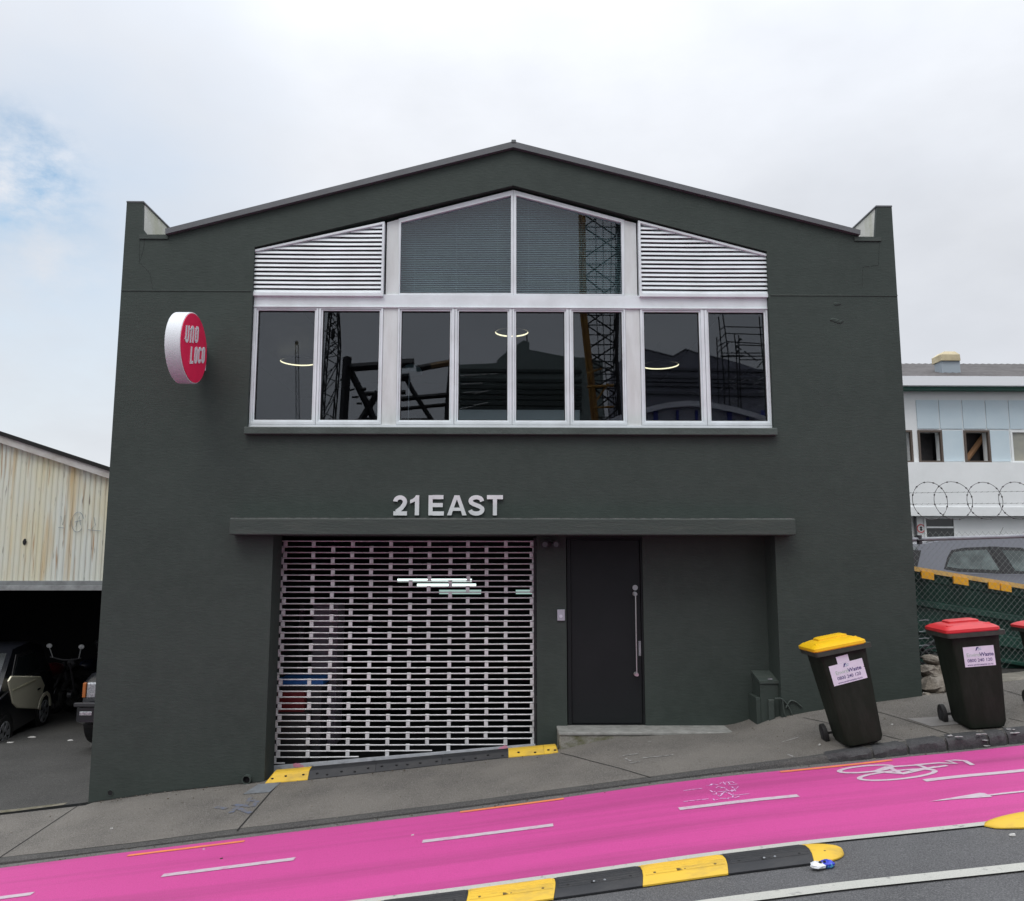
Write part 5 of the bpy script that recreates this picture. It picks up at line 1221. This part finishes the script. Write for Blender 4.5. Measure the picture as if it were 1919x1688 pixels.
c = mir(556,643,yv); MB().ball(c, .10, .10, .14, 8, .3).build('mast_head', STEEL_D, o)
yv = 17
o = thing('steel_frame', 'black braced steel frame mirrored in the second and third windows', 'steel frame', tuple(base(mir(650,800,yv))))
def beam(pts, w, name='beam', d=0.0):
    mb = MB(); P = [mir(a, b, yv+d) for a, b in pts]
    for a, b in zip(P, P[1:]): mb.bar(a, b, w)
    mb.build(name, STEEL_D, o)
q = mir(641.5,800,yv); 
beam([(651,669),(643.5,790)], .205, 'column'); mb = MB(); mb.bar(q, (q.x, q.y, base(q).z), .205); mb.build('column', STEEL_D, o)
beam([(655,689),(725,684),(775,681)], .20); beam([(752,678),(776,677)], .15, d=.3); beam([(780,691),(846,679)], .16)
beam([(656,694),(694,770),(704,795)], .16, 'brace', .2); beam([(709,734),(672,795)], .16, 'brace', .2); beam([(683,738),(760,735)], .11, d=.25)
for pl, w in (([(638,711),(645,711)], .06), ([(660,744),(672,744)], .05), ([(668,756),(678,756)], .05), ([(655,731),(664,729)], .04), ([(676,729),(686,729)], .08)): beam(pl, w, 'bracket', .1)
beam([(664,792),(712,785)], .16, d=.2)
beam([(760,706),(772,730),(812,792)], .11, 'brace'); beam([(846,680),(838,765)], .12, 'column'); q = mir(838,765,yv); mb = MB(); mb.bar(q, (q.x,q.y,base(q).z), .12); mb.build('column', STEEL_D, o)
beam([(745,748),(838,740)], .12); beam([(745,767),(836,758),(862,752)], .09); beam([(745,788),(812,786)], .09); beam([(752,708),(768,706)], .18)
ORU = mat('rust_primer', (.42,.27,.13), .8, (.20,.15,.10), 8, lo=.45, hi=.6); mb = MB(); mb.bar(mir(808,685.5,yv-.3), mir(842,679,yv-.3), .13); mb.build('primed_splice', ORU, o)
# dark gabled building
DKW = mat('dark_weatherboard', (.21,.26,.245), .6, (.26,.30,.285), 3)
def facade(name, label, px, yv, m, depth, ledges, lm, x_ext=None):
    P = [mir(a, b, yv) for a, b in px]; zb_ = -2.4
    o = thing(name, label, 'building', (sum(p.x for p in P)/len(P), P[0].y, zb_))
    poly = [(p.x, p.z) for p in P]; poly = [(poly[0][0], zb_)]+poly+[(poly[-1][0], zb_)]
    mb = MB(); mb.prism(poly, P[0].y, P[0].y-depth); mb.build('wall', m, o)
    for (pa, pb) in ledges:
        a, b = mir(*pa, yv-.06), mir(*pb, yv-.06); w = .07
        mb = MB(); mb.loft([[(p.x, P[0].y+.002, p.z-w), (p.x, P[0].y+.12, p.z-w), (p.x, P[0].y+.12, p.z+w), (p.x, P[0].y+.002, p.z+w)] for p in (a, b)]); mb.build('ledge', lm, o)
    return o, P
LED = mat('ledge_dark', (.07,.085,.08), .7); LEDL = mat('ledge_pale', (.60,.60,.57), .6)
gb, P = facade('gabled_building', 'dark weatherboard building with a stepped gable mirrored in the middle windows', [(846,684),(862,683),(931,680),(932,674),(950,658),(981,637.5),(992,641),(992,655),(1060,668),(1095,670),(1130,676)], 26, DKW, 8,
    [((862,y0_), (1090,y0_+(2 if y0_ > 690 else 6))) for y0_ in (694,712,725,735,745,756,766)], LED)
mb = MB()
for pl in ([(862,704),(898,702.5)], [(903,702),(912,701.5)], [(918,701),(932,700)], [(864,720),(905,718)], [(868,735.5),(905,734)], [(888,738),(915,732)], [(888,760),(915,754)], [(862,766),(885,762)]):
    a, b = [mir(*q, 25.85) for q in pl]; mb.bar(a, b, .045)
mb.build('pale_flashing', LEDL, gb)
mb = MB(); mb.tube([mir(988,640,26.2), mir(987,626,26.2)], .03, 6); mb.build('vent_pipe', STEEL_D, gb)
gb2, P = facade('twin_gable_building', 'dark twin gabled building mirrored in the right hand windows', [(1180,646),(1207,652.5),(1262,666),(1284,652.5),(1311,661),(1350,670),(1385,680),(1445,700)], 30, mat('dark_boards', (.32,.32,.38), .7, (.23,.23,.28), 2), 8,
    [((1200,y0_), (1440,y0_+5)) for y0_ in (690,705,712,720,735)], mat('board_shadow', (.15,.15,.18), .7))
mb = MB()
for a, b in zip([(1207,655),(1262,668.5),(1284,655),(1311,663.5)], [(1262,668.5),(1284,655),(1311,663.5),(1350,672.5)]): mb.bar(mir(*a,29.8), mir(*b,29.8), .05)
mb.build('barge_board', mat('barge_grey', (.06,.06,.07), .6), gb2)
mb = MB()
for k in range(26):
    c = mir(1352+75*random.random(), 705+55*random.random(), 28); mb.bar(c, c+Vector((random.uniform(-.5,.5),random.uniform(-.2,.2),random.uniform(-.3,.3))), .02)
tag(mb.build('scaffold_stack', mat('pale_steel', (.40,.40,.42), .6)), 'loose pile of pale scaffold tubes mirrored low in the far right window', 'scaffold tubes', kind='stuff')
# yellow tower crane
yv = 21
Lp = [mir(a, b, yv) for a, b in ((1093,380),(1094,480),(1096,587),(1105,668),(1111,720),(1119,800))]; Rp = [mir(a, b, yv) for a, b in ((1160,380),(1160,480),(1157,587),(1155,668),(1158,720),(1163,800))]
o = thing('tower_crane', 'yellow lattice tower crane mirrored in the gable window and the window below it', 'crane', tuple(base(Lp[-1])))
mb = MB()
lc = [Lp[0]+Vector((-.0,0,0))]+Lp[1:]
mb.tube(lc+[base(Lp[-1])], .085, 4); mb.tube([p+Vector((-.11,-.1,0)) for p in lc], .07, 4); mb.build('left_leg', RUSTY, o)
mb = MB(); mb.tube(Rp+[base(Rp[-1])], .075, 4); mb.build('right_leg', STEEL_D, o)
mb = MB(); lattice(mb, Lp, Rp, 11, .03, .02, dy=.9)
for k in range(11):
    t = (k+.5)/11; i = min(int(t*5), 4); a = Lp[i].lerp(Lp[i+1], t*5-i); b = Rp[i].lerp(Rp[i+1], t*5-i); mb.tube([a, b], .022, 4)
for fx_ in (.35,.55,.78): mb.tube([p.lerp(q, fx_) for p, q in zip(Lp, [Rp[0],Rp[1],Rp[2],Rp[3],Rp[4],Rp[5]])], .016, 4)
mb.build('bracing', STEEL_D, o)
mb = MB(); mb.bar(mir(1100,725,yv-.2), mir(1150,722,yv-.2), .07); mb.bar(mir(1118,750,yv-.2), mir(1140,718,yv-.2), .05); mb.bar(mir(1100,700,yv-.2), mir(1128,690,yv-.2), .05); mb.bar(mir(1110,764,yv-.2), mir(1150,762,yv-.2), .05); mb.build('tie_bar', RUSTY, o)
# scaffold
yv = 19
o = thing('scaffold_tower', 'tube scaffold with guard rails mirrored in the far right window', 'scaffold', tuple(base(mir(1360,700,yv))))
mb = MB()
for pl in ([(1346.5,593),(1356,700)], [(1354,586),(1365,665),(1366,720)], [(1343,632),(1344,661)], [(1422.5,593),(1432,700)], [(1376,625),(1380,660)], [(1384,628),(1385,660)]):
    mb.tube([mir(a, b, yv) for a, b in pl], .022, 6)
    q = mir(*pl[-1], yv); mb.tube([q, base(q)], .022, 6)
mb.build('standard', STEEL_D, o)
mb = MB()
for pl in ([(1357,612),(1435,613.5)], [(1359,624.5),(1435,627)], [(1361,640),(1380,641),(1435,644.5)], [(1384,646),(1435,648)], [(1350,661.5),(1435,661.5)], [(1385,668),(1435,667)], [(1385,674),(1435,674)], [(1348,620),(1357,612)], [(1345,640),(1360,624)], [(1343,650),(1362,640)], [(1345,661),(1366,642)], [(1395,658),(1418,676)], [(1418,690),(1433,672)]):
    mb.tube([mir(a, b, yv) for a, b in pl], .02, 6)
mb.build('ledger', STEEL_D, o)
mb = MB(); mb.loft([[mir(1350,666,yv+d_), mir(1395,665,yv+d_), mir(1395,668.5,yv+d_), mir(1350,669.5,yv+d_)] for d_ in (0, 1.0)]); mb.build('deck', STEEL_D, o)
mb = MB()
for k in range(10): c = mir(1381+6*random.random(), 630+28*random.random(), yv+.2); mb.bar(c, c+Vector((random.uniform(-.15,.15),0,random.uniform(-.2,.2))), .035)
mb.build('clamp_cluster', STEEL_D, o)
# arched glazed canopy
yv = 15.5
o = thing('arched_canopy', 'pale arched canopy with navy posts mirrored along the bottom of the right hand windows', 'canopy', tuple(base(mir(1300,800,yv))))
arcp = [(1130,792),(1160,778),(1209,763.5),(1250,754),(1290,750.5),(1330,753),(1380,763),(1415,773),(1445,784),(1480,800)]
ARM = mat('arch_grey', (.78,.79,.85), .5); NAVY = mat('navy_frame', (.04,.05,.30), .5)
secs = [[(p.x, p.y, p.z+.00), (p.x, p.y-.5, p.z+.0), (p.x, p.y-.5, p.z-.17), (p.x, p.y, p.z-.17)] for p in (mir(a, b, yv) for a, b in arcp)]
mb = MB(); mb.loft(secs); mb.build('arch', ARM, o)
secs = [[(p.x, p.y-.2, p.z-.16), (p.x, p.y-.25, p.z-.16), (p.x, p.y-.25, -1.4), (p.x, p.y-.2, -1.4)] for p in (mir(a, b, yv) for a, b in arcp)]
mb = MB(); mb.loft(secs); mb.build('glazing', mat('canopy_glazing', (.48,.49,.56), .35), o)
for px_, w in ((1230,.13), (1271,.07), (1307,.07), (1369,.13), (1403,.07), (1432,.10)):
    a = mir(px_, 766, yv-.02); mb = MB(); mb.box(a.x-w/2, a.x+w/2, a.y-.19, a.y-.1, -1.4, a.z-.02); mb.build('post', NAVY, o)
MB().box(mir(1130,800,yv).x, mir(1480,800,yv).x, mir(1300,800,yv).y-.6, mir(1300,800,yv).y-.26, -3.4, .5).build('base_wall', DKW, o)
# ------------------------------------------------------------------ sky, sun, camera
w = bpy.data.worlds.new('World'); SC.world = w; w.use_nodes = True
nt = w.node_tree; N = nt.nodes; L = nt.links; bg = N['Background']
SUN_EL, SUN_AZ = R(58), R(205)               # azimuth measured clockwise from +y
sky = N.new('ShaderNodeTexSky'); sky.sky_type = 'NISHITA'; sky.sun_disc = False; sky.sun_elevation = SUN_EL; sky.sun_rotation = SUN_AZ
tc = N.new('ShaderNodeTexCoord')
def math_(op, a=None, b=None, c=None):
    n = N.new('ShaderNodeMath'); n.operation = op
    for i, v in enumerate((a, b, c)):
        if v is None: continue
        if isinstance(v, (int, float)): n.inputs[i].default_value = v
        else: L.new(v, n.inputs[i])
    return n.outputs[0]
def noise_(scale, detail=7, st=(1,1,2.2), rough=.55, loc=(0,0,0)):
    mp = N.new('ShaderNodeMapping'); mp.inputs['Scale'].default_value = st; mp.inputs['Location'].default_value = loc; L.new(tc.outputs['Generated'], mp.inputs[0])
    n = N.new('ShaderNodeTexNoise'); n.inputs['Scale'].default_value = scale; n.inputs['Detail'].default_value = detail; n.inputs['Roughness'].default_value = rough; L.new(mp.outputs[0], n.inputs[0]); return n.outputs['Fac']
def blob(px, py, ang):
    d = ray(px, py).normalized(); v = N.new('ShaderNodeVectorMath'); v.operation = 'DOT_PRODUCT'; L.new(tc.outputs['Generated'], v.inputs[0]); v.inputs[1].default_value = d
    mr = N.new('ShaderNodeMapRange'); mr.interpolation_type = 'SMOOTHSTEP'; mr.inputs['From Min'].default_value = math.cos(R(ang)); mr.inputs['From Max'].default_value = 1.0; L.new(v.outputs['Value'], mr.inputs['Value']); return mr.outputs[0]
n1 = noise_(3.2, 8, loc=(.3,.1,0)); n2 = noise_(12, 9, (1,1,1.7), .62, loc=(1.2,.4,.2)); n3 = noise_(1.6, 5, (1,1,1.6), loc=(.5,0,.4))
thin = math_('MULTIPLY', blob(0, 340, 21), math_('MULTIPLY_ADD', n1, 2.0, -.40))
core = math_('MULTIPLY', math_('ADD', blob(70, 328, 4.2), math_('ADD', blob(5, 295, 4.4), math_('MULTIPLY', blob(85, 440, 5.0), .6))), math_('MULTIPLY_ADD', n2, 5.0, -2.1))
hole_ = math_('ADD', math_('MULTIPLY', thin, .40), math_('MULTIPLY', core, .34)); cl_ = N.new('ShaderNodeClamp'); L.new(hole_, cl_.inputs[0])
# overcast cloud: luminance rises towards the zenith (CIE overcast), with soft structure
sep = N.new('ShaderNodeSeparateXYZ'); L.new(tc.outputs['Generated'], sep.inputs[0])
zpos = math_('MAXIMUM', sep.outputs['Z'], 0.0)
lum = math_('MULTIPLY', math_('MULTIPLY_ADD', math_('POWER', zpos, 4.0), 2.2, .815), math_('MULTIPLY_ADD', n3, .34, .86))
lum = math_('MULTIPLY', lum, math_('MULTIPLY_ADD', n1, .34, .83))
col = N.new('ShaderNodeMix'); col.data_type = 'RGBA'; col.inputs['A'].default_value = (.86,.91,1.0,1); col.inputs['B'].default_value = (.95,.965,1.0,1); L.new(n3, col.inputs['Factor'])
vm = N.new('ShaderNodeVectorMath'); vm.operation = 'SCALE'; L.new(col.outputs['Result'], vm.inputs[0]); L.new(math_('MULTIPLY', lum, 10.0), vm.inputs['Scale'])
bl = N.new('ShaderNodeVectorMath'); bl.operation = 'MULTIPLY'; L.new(sky.outputs[0], bl.inputs[0]); bl.inputs[1].default_value = (2.3,2.35,2.05)
mx = N.new('ShaderNodeMix'); mx.data_type = 'RGBA'; L.new(vm.outputs[0], mx.inputs['A']); L.new(bl.outputs[0], mx.inputs['B']); L.new(cl_.outputs[0], mx.inputs['Factor'])
L.new(mx.outputs['Result'], bg.inputs['Color']); bg.inputs['Strength'].default_value = .1
sd = bpy.data.lights.new('sun', 'SUN'); sd.energy = 1.1; sd.angle = R(28); sd.color = (1.0,.97,.92)
so = bpy.data.objects.new('sun', sd); COL.objects.link(so)
dv = Vector((math.sin(SUN_AZ)*math.cos(SUN_EL), math.cos(SUN_AZ)*math.cos(SUN_EL), math.sin(SUN_EL)))
so.rotation_euler = dv.to_track_quat('Z', 'Y').to_euler(); so.location = (0, -5, 12)
cd = bpy.data.cameras.new('camera'); cd.sensor_fit = 'HORIZONTAL'; cd.sensor_width = 36; cd.lens = F/1919*36; cd.clip_end = 1500; cd.clip_start = .05
co = bpy.data.objects.new('camera', cd); COL.objects.link(co)
M = Matrix((rt, up, -fw)).transposed().to_4x4(); M.translation = CAM; co.matrix_world = M; SC.camera = co
SC.view_settings.view_transform = 'Standard'; SC.view_settings.look = 'None'; SC.view_settings.exposure = 0.0; SC.view_settings.gamma = 1.0
SC.cycles.use_denoising = True; SC.cycles.max_bounces = 8; SC.cycles.transparent_max_bounces = 16; SC.cycles.caustics_reflective = False; SC.cycles.caustics_refractive = False
